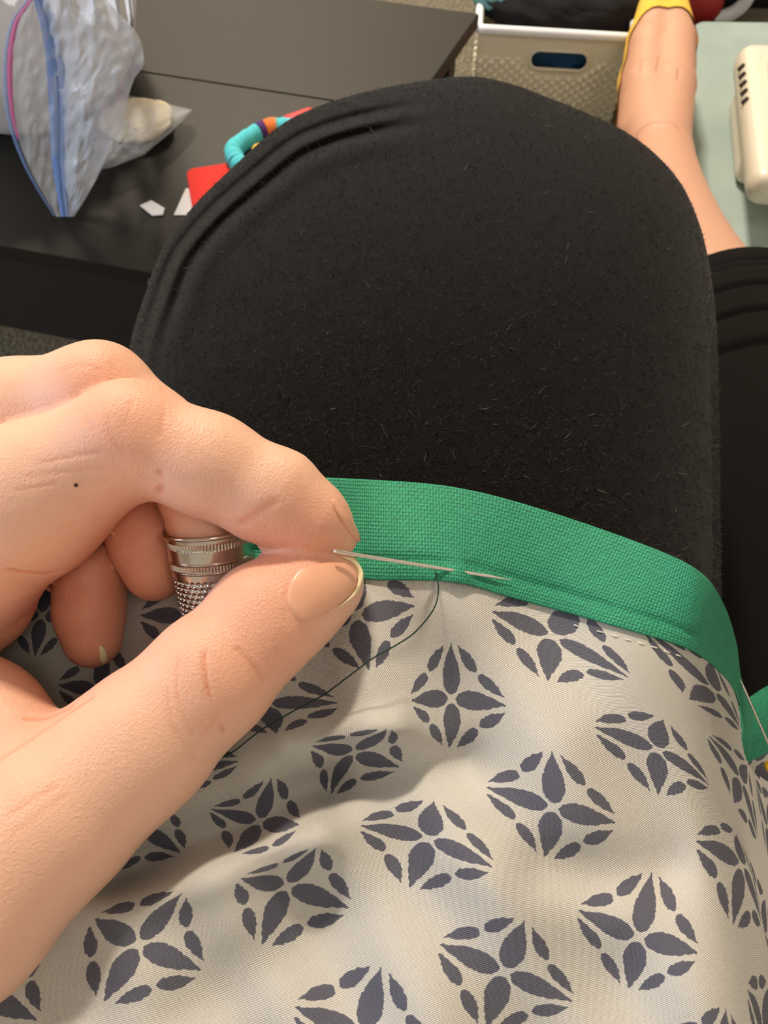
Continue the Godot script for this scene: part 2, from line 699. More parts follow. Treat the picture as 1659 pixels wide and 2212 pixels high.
func added_window_light(c: Vector3, size: Vector2, energy: float) -> void:      # added unseen window in the left wall, cool fill for the left side
	var t := Node3D.new()
	t.name = "window_1"
	add_child(t)
	t.position = c
	t.set_meta("kind", "structure")
	var w := mat(Color(0.9, 0.9, 0.9), 0.5)
	for q in [[0.0, 1.0, size.x + 0.12, 0.06], [0.0, -1.0, size.x + 0.12, 0.06], [1.0, 0.0, 0.06, size.y], [-1.0, 0.0, 0.06, size.y]]:
		obj("window_frame", rbox(Vector3(0.05, q[3], q[2]), 0.006, Transform3D(Basis(), c + Vector3(0.016, q[1] * (size.y / 2 + 0.03), q[0] * (size.x / 2 + 0.03))), 1), w, t)
	var g := mat(Color(1, 1, 1), 0.6)
	g.emission_enabled = true
	g.emission = Color(0.78, 0.88, 1.0)
	g.emission_energy_multiplier = 1.2
	obj("window_pane", rbox(Vector3(0.008, size.y, size.x), 0.002, Transform3D(Basis(), c), 1), g, t)
	var l := AreaLight3D.new()
	l.name = "window_glow"
	l.area_size = size
	l.light_color = Color(0.78, 0.88, 1.0)
	l.light_energy = energy
	l.shadow_enabled = true
	l.set("area_range", 12.0)
	t.add_child(l)
	l.position = Vector3(0.03, 0, 0)
	l.rotation_degrees = Vector3(0, -90, 0)

func materials() -> void:
	M.wall = mat(Color(0.86, 0.84, 0.80), 0.9)
	M.carpet = mat(Color(0.55, 0.52, 0.45), 1.0)
	M.carpet.albedo_texture = ramp(noise_tex(0.05, 3), Color(0.7, 0.7, 0.7), Color(1, 1, 1))
	relief(M.carpet, noise_tex(0.06, 4), 0.6, 9.0)
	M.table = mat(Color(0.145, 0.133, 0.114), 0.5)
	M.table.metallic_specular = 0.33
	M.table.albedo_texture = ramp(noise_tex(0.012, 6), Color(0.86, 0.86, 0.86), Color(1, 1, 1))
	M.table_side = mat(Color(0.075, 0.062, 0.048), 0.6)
	M.white_plastic = mat(Color(0.93, 0.94, 0.97), 0.38)
	M.cream_plastic = mat(Color(0.87, 0.84, 0.78), 0.32)
	M.vent = mat(Color(0.25, 0.22, 0.19), 0.7)
	M.weave_plastic = mat(Color(0.90, 0.87, 0.79), 0.45)
	M.film = mat(Color(0.93, 0.95, 1.0, 0.38), 0.27)
	M.film.transparency = BaseMaterial3D.TRANSPARENCY_ALPHA
	M.film.metallic_specular = 0.7
	M.clear_film = mat(Color(0.92, 0.93, 0.95, 0.22), 0.27)
	M.clear_film.transparency = BaseMaterial3D.TRANSPARENCY_ALPHA
	M.blue_zip = mat(Color(0.42, 0.58, 0.86, 0.85), 0.27)
	M.blue_zip.transparency = BaseMaterial3D.TRANSPARENCY_ALPHA
	M.pink_zip = mat(Color(0.84, 0.40, 0.64, 0.9), 0.3)
	M.pink_zip.transparency = BaseMaterial3D.TRANSPARENCY_ALPHA
	M.cotton = mat(Color(0.82, 0.77, 0.68), 0.95)
	relief(M.cotton, noise_tex(0.03, 12), 0.15, 8.0)
	M.red = mat(Color(0.86, 0.20, 0.17), 0.95)
	relief(M.red, noise_tex(0.15, 13), 0.02, 20.0)
	M.paper = mat(Color(0.88, 0.87, 0.87), 0.9)
	M.pad = mat(Color(0.66, 0.72, 0.71), 0.95)
	M.pad.albedo_texture = ramp(noise_tex(0.01, 15), Color(0.9, 0.92, 0.92), Color(1, 1, 1))
	M.pad.uv1_triplanar = true
	M.pad.uv1_scale = Vector3.ONE * 3.0
	M.skin = mat(Color(0.90, 0.715, 0.62), 0.50)
	M.skin.vertex_color_use_as_albedo = true
	M.skin.subsurf_scatter_enabled = true
	M.skin.subsurf_scatter_strength = 0.12
	relief(M.skin, noise_tex(0.07, 17, FastNoiseLite.TYPE_CELLULAR, 3, 512), 0.016, 45.0)
	M.nail = mat(Color(0.89, 0.66, 0.55), 0.3)
	M.nail_edge = mat(Color(0.93, 0.87, 0.70), 0.35)
	M.legging = mat(Color(0.066, 0.060, 0.061), 1.0)
	M.legging.rim_enabled = true
	M.legging.rim = 0.22
	M.legging.metallic_specular = 0.2
	M.legging.rim_tint = 0.2
	M.legging_far = mat(Color(0.085, 0.078, 0.074), 1.0)
	M.legging_far.metallic_specular = 0.2
	M.lint = mat(Color(0.22, 0.21, 0.21), 1.0)
	M.sock = mat(Color(0.93, 0.74, 0.30), 0.95)
	relief(M.sock, noise_tex(0.2, 22), 0.02, 40.0)
	var pr := print_images()
	M.cloth = mat(Color.WHITE, 0.62)
	M.cloth.albedo_texture = ImageTexture.create_from_image(pr[0])
	relief(M.cloth, ImageTexture.create_from_image(pr[1]), 0.02)
	var wv := weave_image(256, 32, Color(0.03, 0.34, 0.25), Color(0.22, 0.69, 0.53))
	M.tape = mat(Color.WHITE, 0.7)
	M.tape.albedo_texture = ImageTexture.create_from_image(wv[0])
	relief(M.tape, ImageTexture.create_from_image(wv[1]), 0.03)
	M.steel = mat(Color(0.74, 0.71, 0.67), 0.17, 1.0)
	M.needle = mat(Color(0.92, 0.90, 0.88), 0.16, 1.0)
	M.thread = mat(Color(0.04, 0.17, 0.14), 0.8)
	M.stitch = mat(Color(0.9, 0.88, 0.84), 0.8)
	M.navy = mat(Color(0.045, 0.045, 0.07), 0.95)
	M.grey_print = mat(Color(0.42, 0.40, 0.39), 0.9)
	M.aqua = mat(Color(0.45, 0.66, 0.68), 0.95)
	M.black = mat(Color(0.02, 0.02, 0.02), 0.7)

func box_between(a: Vector3, b: Vector3) -> ArrayMesh:
	return rbox((b - a).abs(), 0.004, Transform3D(Basis(), (a + b) * 0.5), 1)

func room() -> void:
	structure("floor", box_between(Vector3(-2.1, -0.1, -3.1), Vector3(2.1, 0, 1.7)), M.carpet)
	structure("ceiling", box_between(Vector3(-2.1, 2.62, -3.1), Vector3(2.1, 2.72, 1.7)), M.wall)
	structure("wall_left", box_between(Vector3(-2.1, 0, -3.1), Vector3(-2.0, 2.62, 1.7)), M.wall)
	structure("wall_right", box_between(Vector3(2.0, 0, -3.1), Vector3(2.1, 2.62, 1.7)), M.wall)
	structure("wall_front", box_between(Vector3(-2.0, 0, -3.1), Vector3(2.0, 2.62, -3.0)), M.wall)
	structure("wall_back", box_between(Vector3(-2.0, 0, 1.6), Vector3(2.0, 2.62, 1.7)), M.wall)

func table() -> void:
	var h := 0.30
	var flat := func(px, py): 
		var p := on_level(px, py, h)
		return Vector2(p.x, p.z)
	var a: Vector2 = flat.call(0, 530)
	var b: Vector2 = flat.call(330, 590)
	var d := (b - a).normalized()                 # along the front edge, to the right
	var n := Vector2(d.y, -d.x)                   # away from the viewer
	if n.y > 0: n = -n
	var s: Vector2 = flat.call(520, 187)
	var e1: Vector2 = flat.call(1035, 30)
	var e0: Vector2 = flat.call(940, 165)
	var ed := (e0 - e1).normalized()
	var seam := (s - a).dot(n)
	var far := (e1 - a).dot(n)
	var end := func(w: float) -> Vector2: return e1 + ed * ((far - w) / -ed.dot(n))
	var start := func(w: float) -> Vector2: return a + n * w - d * 0.75
	var t := thing("table", "low dark brown table with a long seam across its matte top", "table", Vector3(a.x, 0, a.y))
	obj("table_board", prism([start.call(0.0), end.call(0.0), end.call(seam - 0.0008), start.call(seam - 0.0008)], h - 0.014, h), M.table, t)
	obj("table_board", prism([start.call(seam + 0.0008), end.call(seam + 0.0008), end.call(far), start.call(far)], h - 0.014, h), M.table, t)
	var back := -d * 0.03
	var i0: Vector2 = end.call(0.002) + back
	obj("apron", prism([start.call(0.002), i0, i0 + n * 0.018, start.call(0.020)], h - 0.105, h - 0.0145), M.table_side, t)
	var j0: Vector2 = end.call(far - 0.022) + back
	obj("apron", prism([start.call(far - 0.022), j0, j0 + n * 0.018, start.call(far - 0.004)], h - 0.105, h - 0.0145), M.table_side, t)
	for q in [[end.call(far - 0.03) + d * -0.028, 0], [end.call(0.03) + d * -0.10, 1], [start.call(0.03) + d * 0.06, 2], [start.call(far - 0.03) + d * 0.06, 3]]:
		var c: Vector2 = q[0]
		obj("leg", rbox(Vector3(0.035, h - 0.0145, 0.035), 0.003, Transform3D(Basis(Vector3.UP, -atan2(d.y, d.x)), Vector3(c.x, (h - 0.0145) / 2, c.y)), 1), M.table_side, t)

func plastic_basket() -> void:
	var c := on_level(80, 176, 0.30)
	var t := thing("laundry_basket", "white plastic basket with long slots standing on the dark table behind the zip bag", "basket", c)
	var H := 0.24
	var rad := func(h: float) -> float: return curve([[0.0, 0.074], [0.008, 0.083], [0.03, 0.094], [0.06, 0.104], [0.12, 0.111], [0.24, 0.120]], h)
	var spot := func(u: float, v: float, off: float) -> Vector3:
		var r: float = rad.call(v * H) - off
		return c + Vector3(cos(TAU * u) * r, 0.0005 + v * H, -sin(TAU * u) * r)
	var keep := func(u: float, v: float) -> bool:
		var k := u * 26.0
		var f := absf(fposmod(k, 1.0) - 0.5)
		var ang := TAU * u
		var base := 0.085 + 0.035 * maxf(0.0, -sin(ang)) - 0.045 * clampf(cos(ang) - 0.55, 0, 1) * 2.0
		var h := v * H
		var x := f / 0.30
		var y := (h - base - 0.032) / 0.032
		if absf(y) < 1.0 and x * x + pow(absf(y), 3.0) < 1.0: return false
		y = (h - base - 0.105) / 0.026
		return not (absf(y) < 1.0 and x * x + pow(absf(y), 3.0) < 1.0)
	var shell := join([sheet(520, 150, func(u, v): return spot.call(u, v, 0.0), null, keep, true), sheet(520, 150, func(u, v): return spot.call(u, v, 0.0028), null, keep, false)])
	obj("basket_wall", shell, M.white_plastic, t)
	obj("basket_bottom", sheet(48, 4, func(u, v): return c + Vector3(cos(TAU * u) * 0.074 * v, 0.001, -sin(TAU * u) * 0.074 * v)), M.white_plastic, t)
	var ring := PackedVector3Array()
	for k in 65: ring.append(spot.call(k / 64.0, 1.0, 0.0))
	obj("rim", tube(ring, func(_x): return 0.005, 10), M.white_plastic, t)

func zip_bags() -> void:
	var mid := [[-80, 70], [0, 88], [60, 106], [130, 118], [250, 126], [320, 126], [400, 132], [468, 140]]
	var left := [[-80, 110], [0, 66], [40, 38], [90, 25], [150, 20], [210, 22], [270, 31], [350, 58], [410, 88], [468, 122]]
	var right := [[-80, 190], [0, 232], [40, 268], [80, 300], [140, 310], [170, 290], [230, 271], [290, 250], [375, 214], [440, 178], [468, 160]]
	var zz := func(y: float) -> float: return lerpf(0.466, level_z(468, 0.42) - 0.003, clampf((y + 80) / 548.0, 0, 1))
	var wr := FastNoiseLite.new()
	wr.seed = 31
	wr.frequency = 0.011
	var t := thing("zip_bag", "open clear zip bag with blue and pink closures standing on the dark table", "bag", at(140, 462, zz.call(468)))
	var panel := func(e0: Array, e1: Array, bulge: float, lift: float) -> ArrayMesh:
		return sheet(40, 70, func(u, v):
			var y: float = -80 + 548 * v
			var x: float = lerpf(curve(e0, y), curve(e1, y), u)
			var z: float = zz.call(y) - bulge * sin(PI * u) * sin(PI * clampf(0.12 + v * 0.85, 0, 1)) + lift * u * (1 - v) + 0.006 * wr.get_noise_2d(x * 1.4 + lift * 9000, y * 0.5) + 0.003 * wr.get_noise_2d(x * 3.0, y * 2.0 + 300)
			return at(x, y, z))
	obj("bag_front", panel.call(mid, right, 0.016, 0.0), M.film, t)
	obj("bag_back", panel.call(left, right, -0.022, 0.012), M.film, t)
	obj("bag_mouth", panel.call(left, mid, 0.004, -0.004), M.clear_film, t)
	var strip := func(e: Array, w0: float, w1: float, dz: float, y0: float, y1: float) -> ArrayMesh:
		return sheet(6, 60, func(u, v):
			var y: float = lerpf(y0, y1, v)
			var s := 0.35 + 0.65 * sin(PI * clampf(v * 0.9 + 0.08, 0, 1))
			return at(curve(e, y) + lerpf(w0, w1, u) * s, y, zz.call(y) + dz - 0.0012 * sin(PI * u)))
	obj("blue_closure", strip.call(mid, -20, 4, -0.002, -80, 468), M.blue_zip, t)
	var band := mat(Color(0.50, 0.62, 0.84, 0.6), 0.3)
	band.transparency = BaseMaterial3D.TRANSPARENCY_ALPHA
	obj("blue_band", strip.call(mid, 4, 22, -0.0022, -80, 468), band, t)
	obj("pink_closure", strip.call(left, -5, 8, -0.002, -80, 300), M.pink_zip, t)
	obj("left_seam", strip.call(left, -14, -3, -0.001, -80, 466), band, t)
	# the second, small bag with its pale contents, lying behind
	var b := on_level(320, 290, 0.3)
	var s := thing("small_bag", "small clear bag holding a pale cotton roll, lying behind the zip bag", "bag", b)
	var shape := [Vector2(215, 200), Vector2(280, 206), Vector2(350, 222), Vector2(416, 237), Vector2(370, 285), Vector2(310, 335), Vector2(240, 362), Vector2(200, 370)]
	var cen := Vector2(285, 280)
	var ring := func(u: float) -> Vector2:
		var k := u * 8.0
		var i := int(k) % 8
		var f := k - floorf(k)
		return (shape[i] as Vector2).lerp(shape[(i + 1) % 8], f)
	var pouch := func(sgn: float) -> ArrayMesh:
		return sheet(64, 16, func(u, v):
			var q: Vector2 = cen.lerp(ring.call(u), v)
			var hh: float = 0.302 + 0.011 + sgn * 0.011 * sqrt(1.0 - v * v * 0.999) * (1.0 + 0.35 * wr.get_noise_2d(q.x * 4, q.y * 4))
			return on_level(q.x, q.y, hh))
	obj("pouch_top", pouch.call(1.0), M.clear_film, s)
	obj("pouch_bottom", pouch.call(-1.0), M.clear_film, s)
	var body := func(px: float, py: float, w: float, l: float, hh: float) -> ArrayMesh:
		var c := on_level(px, py, 0.3012)
		return ball(c + Vector3(0, hh, 0), 1.0, Vector3(w, hh, l), 20, func(d): return 1.0 + 0.08 * wr.get_noise_3d(d.x * 120, d.y * 120, d.z * 120))
	obj("cotton_roll", body.call(300, 282, 0.030, 0.026, 0.0095), M.cotton, s)
	obj("cotton_roll", body.call(345, 262, 0.013, 0.012, 0.008), M.cotton, s)

func slab(poly: Array, lift: float, thick: float, h := 0.30) -> ArrayMesh:
	var pts := []
	for p in poly:
		var q := on_level(p.x, p.y, h)
		pts.append(Vector2(q.x, q.z))
	return prism(pts, h + lift, h + lift + thick, thick * 0.3)

func rounded(poly: Array, r: float) -> Array:
	var out := []
	var n := poly.size()
	for i in n:
		var p: Vector2 = poly[i]
		var a: Vector2 = p + ((poly[(i + n - 1) % n] as Vector2) - p).limit_length(r)
		var b: Vector2 = p + ((poly[(i + 1) % n] as Vector2) - p).limit_length(r)
		for k in 5:
			var t := k / 4.0
			out.append(a.lerp(p, t).lerp(p.lerp(b, t), t))
	return out

func table_bits() -> void:
	var o := obj("felt_piece", slab(rounded([Vector2(404, 376), Vector2(520, 358), Vector2(560, 420), Vector2(418, 462)], 14.0), 0.001, 0.004), M.red)
	tag(o, "bright red felt piece with a rounded corner beside the black knee", "fabric")
	o = obj("paper_scrap", slab([Vector2(303, 447), Vector2(328, 436), Vector2(357, 453), Vector2(353, 467), Vector2(330, 469)], 0.0006, 0.0012), M.paper)
	tag(o, "small five-sided white paper scrap lying alone on the dark table", "paper scrap", "paper scraps on the table")
	o = obj("paper_scrap", slab([Vector2(402, 408), Vector2(428, 412), Vector2(424, 466), Vector2(376, 466)], 0.0004, 0.0004), M.paper)
	tag(o, "white paper scrap with one end tucked under the red felt piece", "paper scrap", "paper scraps on the table")
	var t := thing("hair_tie", "turquoise fabric loop with orange, purple and yellow patches beside the knee", "hair tie", on_level(560, 320, 0.3))
	var pts := []
	for q in [[512, 352], [505, 326], [530, 304], [565, 284], [600, 276], [640, 280], [665, 300], [650, 330], [600, 360], [545, 372], [512, 352]]: pts.append(on_level(q[0], q[1], 0.309))
	var path := smooth_path(pts, 10)
	var wr := FastNoiseLite.new()
	wr.seed = 40
	var rad := func(x: float) -> float: return 0.0075 * (1.0 + 0.04 * sin(x * 150.0) + 0.12 * wr.get_noise_1d(x * 3000))
	obj("fabric_loop", tube(path, rad, 14), mat(Color(0.33, 0.78, 0.83), 0.9), t)
	var n := path.size()
	for q in [[0.285, 0.325, Color(0.30, 0.16, 0.42)], [0.318, 0.40, Color(0.93, 0.48, 0.22)], [0.62, 0.70, Color(0.93, 0.76, 0.22)]]:
		var part := path.slice(int(q[0] * n), int(q[1] * n) + 1)
		obj("fabric_patch", tube(part, func(x): return 0.0084 * (0.9 + 0.1 * sin(PI * x)), 14), mat(q[2], 0.9), t)
	obj("fabric_patch", ball(on_level(572, 322, 0.312), 0.007, Vector3(1.5, 0.6, 1), 12), mat(Color(0.93, 0.74, 0.22), 0.9), t)
	o = obj("red_clip", rbox(Vector3(0.03, 0.012, 0.018), 0.005, Transform3D(Basis(Vector3.UP, 0.5), on_level(650, 262, 0.306))), mat(Color(0.78, 0.15, 0.17), 0.6))
	tag(o, "red piece peeping out behind the turquoise loop and black knee", "fabric")

func mat_and_machine() -> void:
	var h := 0.05
	var poly := rounded([Vector2(1500, 40), Vector2(1900, 46), Vector2(2300, 900), Vector2(1250, 800), Vector2(1330, 420)], 22.0)
	var pts := []
	for p in poly:
		var q := on_level(p.x, p.y, h)
		pts.append(Vector2(q.x, q.z))
	var o := obj("pad", prism(pts, 0.0, h, 0.008), M.pad)
	tag(o, "pale blue-grey padded mat lying under the foot", "mat")
	# the white machine
	var t := thing("sewing_machine", "white plastic machine with vent slots lying on the pale blue mat", "machine", on_level(1640, 300, h))
	var top := on_level(1672, 235, h)
	var low := on_level(1712, 525, h)
	var d := (low - top)
	d.y = 0
	var len := d.length()
	d = d.normalized()
	var s := Vector3.UP.cross(d).normalized()
	if s.x < 0: s = -s
	var B := Basis(s, Vector3.UP, s.cross(Vector3.UP))
	var mid := func(k: float, off: float, y: float) -> Vector3: return top + d * len * k + s * off + Vector3(0, y, 0)
	obj("base", rbox(Vector3(0.11, 0.045, 0.16), 0.016, Transform3D(B, mid.call(0.36, -0.013, 0.0235))), M.cream_plastic, t)
	obj("body", rbox(Vector3(0.10, 0.045, 0.27), 0.020, Transform3D(B, mid.call(0.50, -0.030, 0.066))), M.cream_plastic, t)
	obj("lid", rbox(Vector3(0.07, 0.02, 0.20), 0.009, Transform3D(B, mid.call(0.55, -0.018, 0.090))), M.cream_plastic, t)
	obj("knob", rbox(Vector3(0.05, 0.03, 0.04), 0.014, Transform3D(B, mid.call(-0.02, -0.010, 0.062))), M.cream_plastic, t)
	for k in 5:
		obj("vent_slot", rbox(Vector3(0.006, 0.010, 0.0045), 0.002, Transform3D(B * Basis(Vector3.FORWARD, 0.5), mid.call(0.17 + 0.065 * k, -0.0785, 0.078))), M.vent, t)
	# things beyond the mat
	var beyond := func(px: float, py: float, dist: float) -> Vector3: return at(px, py, dist / (cos(deg_to_rad(PITCH)) + (1106.0 - py) / FOCAL * sin(deg_to_rad(PITCH))))
	o = obj("red_ball", ball(beyond.call(1512, 12, 1.268), 0.030, Vector3(1.15, 0.95, 0.8), 18, func(q): return 1.0 + 0.05 * sin(q.x * 9) * sin(q.z * 7)), mat(Color(0.60, 0.09, 0.09), 0.6))
	tag(o, "dark red rounded bundle on the floor behind the toes", "bundle")
	var ring := []
	for q in [[1540, 42], [1565, 36], [1592, 22], [1612, 0], [1620, -30], [1612, -60]]: ring.append(beyond.call(q[0], q[1], 1.285))
	o = obj("plastic_hoop", tube(smooth_path(ring, 8), func(_x): return 0.011, 10), M.white_plastic)
	tag(o, "curved white plastic hoop on the floor beyond the mat", "hoop")
	var bb := on_level(1640, 34, 0.0)
	o = obj("storage_box", rbox(Vector3(1.3, 0.3, 0.4), 0.01, Transform3D(Basis(), Vector3(bb.x + 0.25, 0.151, bb.z - 0.215)), 1), M.black)
	tag(o, "black storage chest in the dark beyond the mat", "chest")

func woven_basket() -> void:
	var hgt := 0.134
	var a := on_level(1034, 62, hgt)
	var b := on_level(1372, 82, hgt)
	var d := (b - a)
	d.y = 0
	var w := d.length()
	d = d.normalized()
	var n := Vector3(d.z, 0, -d.x)
	if n.z > 0: n = -n
	var deep := 0.24
	var t := thing("woven_basket", "cream woven-look plastic basket with an oval handle hole, full of dark clothes", "basket", Vector3(a.x, 0, a.z))
	var ppm := 1.0 / 0.0145
	var wall := func(o: Vector3, du: Vector3, dn: Vector3, wide: float, hole: bool) -> ArrayMesh:
		var spot := func(u: float, v: float) -> Vector3:
			var x: float = u * wide
			var y: float = v * hgt
			var flat: float = smoothstep(0.098, 0.092, y)
			if hole: flat *= smoothstep(0.0, 1.0, clampf((Vector2((x - wide * 0.55) / 0.046, (y - 0.096) / 0.022).length() - 1.0) * 5.0, 0, 1))
			var row := y / 0.0062
			var lens := cos(PI * (x * ppm + (0.5 if int(floor(row)) % 2 == 0 else 0.0)) * 2.0) * 0.5 + 0.5
			var across := sin(PI * (row - floor(row)))
			var out: float = 0.0062 * pow(lens, 1.3) * across * flat
			return o + du * x + Vector3(0, y + 0.0005 - hgt, 0) - dn * (out - 0.008 * (1.0 - v))
		var keep := func(u: float, v: float) -> bool:
			if not hole: return true
			var x: float = absf(u * wide - wide * 0.55)
			var y: float = absf(v * hgt - 0.0985)
			return Vector2(maxf(x - 0.026, 0), y).length() > 0.0125
		return sheet(260, 110, spot, null, keep, true)
	obj("front_panel", wall.call(a, d, n, w, true), M.weave_plastic, t)
	obj("side_panel", wall.call(a + n * deep, -n, d, deep, false), M.weave_plastic, t)
	obj("side_panel", wall.call(b, n, -d, deep, false), M.weave_plastic, t)
	obj("back_panel", wall.call(b + n * deep, -d, -n, w, false), M.weave_plastic, t)
	var up := Vector3(0, hgt, 0) - Vector3(0, a.y, 0)
	var rim := []
	for q in [a, b, b + n * deep, a + n * deep, a]: rim.append(q)
	var path := PackedVector3Array()
	for k in 4:
		for i in 12: path.append((rim[k] as Vector3).lerp(rim[k + 1], i / 12.0))
	path.append(a)
	obj("rim", tube(path, func(_x): return 0.0055, 10), M.white_plastic, t)
	obj("handle_hole_lip", tube(handle_path(a + d * w * 0.55 + Vector3(0, 0.0985 - hgt, 0), d, 0.026, 0.0125), func(_x): return 0.0016, 8), M.weave_plastic, t)
	var wr := FastNoiseLite.new()
	wr.seed = 51
	wr.frequency = 6.0
	var lump := func(c: Vector3, r: Vector3) -> ArrayMesh:
		return ball(c, 1.0, r, 28, func(q): return 1.0 + 0.12 * wr.get_noise_3d(q.x * 0.4, q.y * 0.4, q.z * 0.4))
	var c0 := a + d * w * 0.5 + n * 0.12
	var g := thing("dark_garment", "navy black garment with a pale grey print heaped in the woven basket", "clothing", c0)
	obj("folded_cloth", lump.call(c0 + d * 0.02 + Vector3(0, 0.0, 0) - n * 0.02, Vector3(0.135, 0.045, 0.088)), M.navy, g)
	var strokes := []
	var fr := RandomNumberGenerator.new()
	fr.seed = 3
	for k in 9:
		var p0 := c0 + d * (-0.012 + 0.008 * k) + n * (-0.055 + 0.004 * sin(k * 2.0)) + Vector3(0, 0.038, 0)
		var pa := PackedVector3Array()
		for i in 6: pa.append(p0 + d * 0.006 * cos(i * 1.1 + k) + n * 0.009 * sin(i * 1.3 + k * 0.7) + Vector3(0, 0.0005 * i, 0))
		strokes.append(tube(pa, func(_x): return 0.0013, 6))
	obj("grey_print", join(strokes), M.grey_print, g)
	var o := obj("aqua_garment", lump.call(a + d * 0.02 + n * 0.10 + Vector3(0, 0.010, 0), Vector3(0.045, 0.03, 0.06)), M.aqua)
	tag(o, "pale aqua cloth hanging over the left corner of the woven basket", "clothing")
	o = obj("blue_garment", lump.call(a + d * w * 0.62 + n * 0.05 + Vector3(0, -0.055, 0), Vector3(0.05, 0.03, 0.035)), mat(Color(0.10, 0.30, 0.48), 0.9))
	tag(o, "blue cloth showing through the basket's handle hole", "clothing")

func handle_path(c: Vector3, d: Vector3, half: float, r: float) -> PackedVector3Array:
	var out := PackedVector3Array()
	for k in 41:
		var an := TAU * k / 40.0
		out.append(c + d * (cos(an) * r + signf(cos(an)) * half) + Vector3(0, sin(an) * r, 0))
	return out


# ------------------------------------------------------------------ the person: one hand, one knee, one foot
var hand := Field.new()

func bone(f: Field, g: int, k: float, p: Array, q: Array) -> void:      # [px, py, depth, radius in px]
	f.add(at(p[0], p[1], p[2]), at(q[0], q[1], q[2]), p[3] * p[2] / FOCAL, q[3] * q[2] / FOCAL, k, g)

func chain(f: Field, g: int, k: float, list: Array) -> void:
	for i in list.size() - 1: bone(f, g, k, list[i], list[i + 1])

func touch(px: float, py: float) -> Vector3:      # where the hand's surface lies along a line of sight
	return march(hand, px, py, 0.12, 0.2)

func march(f: Field, px: float, py: float, z: float, far: float) -> Vector3:
	var best := 1.0
	var bz := z
	for i in 90:
		var d := f.at(at(px, py, z))
		if d < best:
			best = d
			bz = z
		if d < 0.00004 or z > far: break
		z += maxf(d, 0.00004) * 0.9
	return at(px, py, bz)

func build_hand_field() -> void:
	var f := hand
	f.between = 0.0010
	# index finger, then the palm's edge below its knuckle
	chain(f, 0, 0.006, [[-330, 1270, 0.172, 190], [-120, 1180, 0.168, 185], [60, 1085, 0.163, 158], [285, 945, 0.1575, 116]])
	chain(f, 0, 0.005, [[285, 945, 0.1575, 112], [450, 1005, 0.158, 104], [600, 1068, 0.159, 92]])
	chain(f, 0, 0.004, [[600, 1068, 0.159, 91], [680, 1125, 0.1605, 72], [735, 1163, 0.162, 36]])
	bone(f, 0, 0.006, [560, 1090, 0.159, 70], [670, 1140, 0.161, 56])
	bone(f, 0, 0.010, [-90, 1215, 0.172, 170], [-60, 1300, 0.178, 120])
	# first web and the ball of the thumb
	chain(f, 1, 0.008, [[-330, 1300, 0.185, 190], [-150, 1460, 0.174, 110], [-40, 1555, 0.162, 110], [70, 1625, 0.154, 100]])
	# thumb
	chain(f, 1, 0.008, [[-780, 2090, 0.150, 280], [-420, 2085, 0.138, 250], [-100, 1950, 0.139, 205], [120, 1765, 0.145, 158], [300, 1610, 0.150, 138], [455, 1462, 0.153, 128]])
	chain(f, 1, 0.006, [[455, 1462, 0.153, 122], [575, 1345, 0.157, 108], [655, 1285, 0.1605, 92], [705, 1258, 0.163, 78]])
	bone(f, 1, 0.006, [560, 1315, 0.158, 84], [690, 1248, 0.1635, 52])
	# middle finger
	chain(f, 2, 0.006, [[-400, 1090, 0.192, 170], [-200, 985, 0.186, 142], [30, 905, 0.177, 118], [215, 855, 0.170, 108]])
	chain(f, 2, 0.005, [[215, 855, 0.170, 106], [330, 940, 0.170, 92], [425, 1040, 0.169, 84]])
	chain(f, 2, 0.004, [[425, 1040, 0.169, 82], [450, 1180, 0.170, 76], [462, 1290, 0.172, 60]])
	# ring finger
	chain(f, 3, 0.006, [[-400, 1110, 0.205, 150], [-150, 1010, 0.202, 120], [150, 950, 0.192, 100]])
	chain(f, 3, 0.005, [[150, 950, 0.192, 98], [300, 1090, 0.184, 84]])
	chain(f, 3, 0.004, [[300, 1090, 0.184, 82], [320, 1170, 0.182, 76], [334, 1232, 0.181, 66]])
	# little finger
	chain(f, 4, 0.006, [[-420, 1190, 0.214, 140], [-150, 1110, 0.210, 110], [110, 1090, 0.200, 92]])
	chain(f, 4, 0.005, [[110, 1090, 0.200, 88], [195, 1230, 0.190, 74]])
	chain(f, 4, 0.004, [[195, 1230, 0.190, 73], [193, 1320, 0.188, 69], [200, 1380, 0.187, 62]])
	# the palm behind the frame's edge joins them all
	for q in [[-330, 1270, 0.174, 180], [-400, 1110, 0.192, 165], [-400, 1120, 0.205, 150], [-420, 1190, 0.214, 140]]:
		bone(f, 5, 0.016, q, [-780, 2010, 0.175, 210])
	bone(f, 5, 0.016, [-200, 1430, 0.178, 120], [-780, 2060, 0.165, 230])
	bone(f, 5, 0.016, [-160, 1970, 0.140, 196], [-780, 2090, 0.156, 250])

func body_part(f: Field, cell: float, fine: int) -> Array:
	return f.surface(cell, fine)

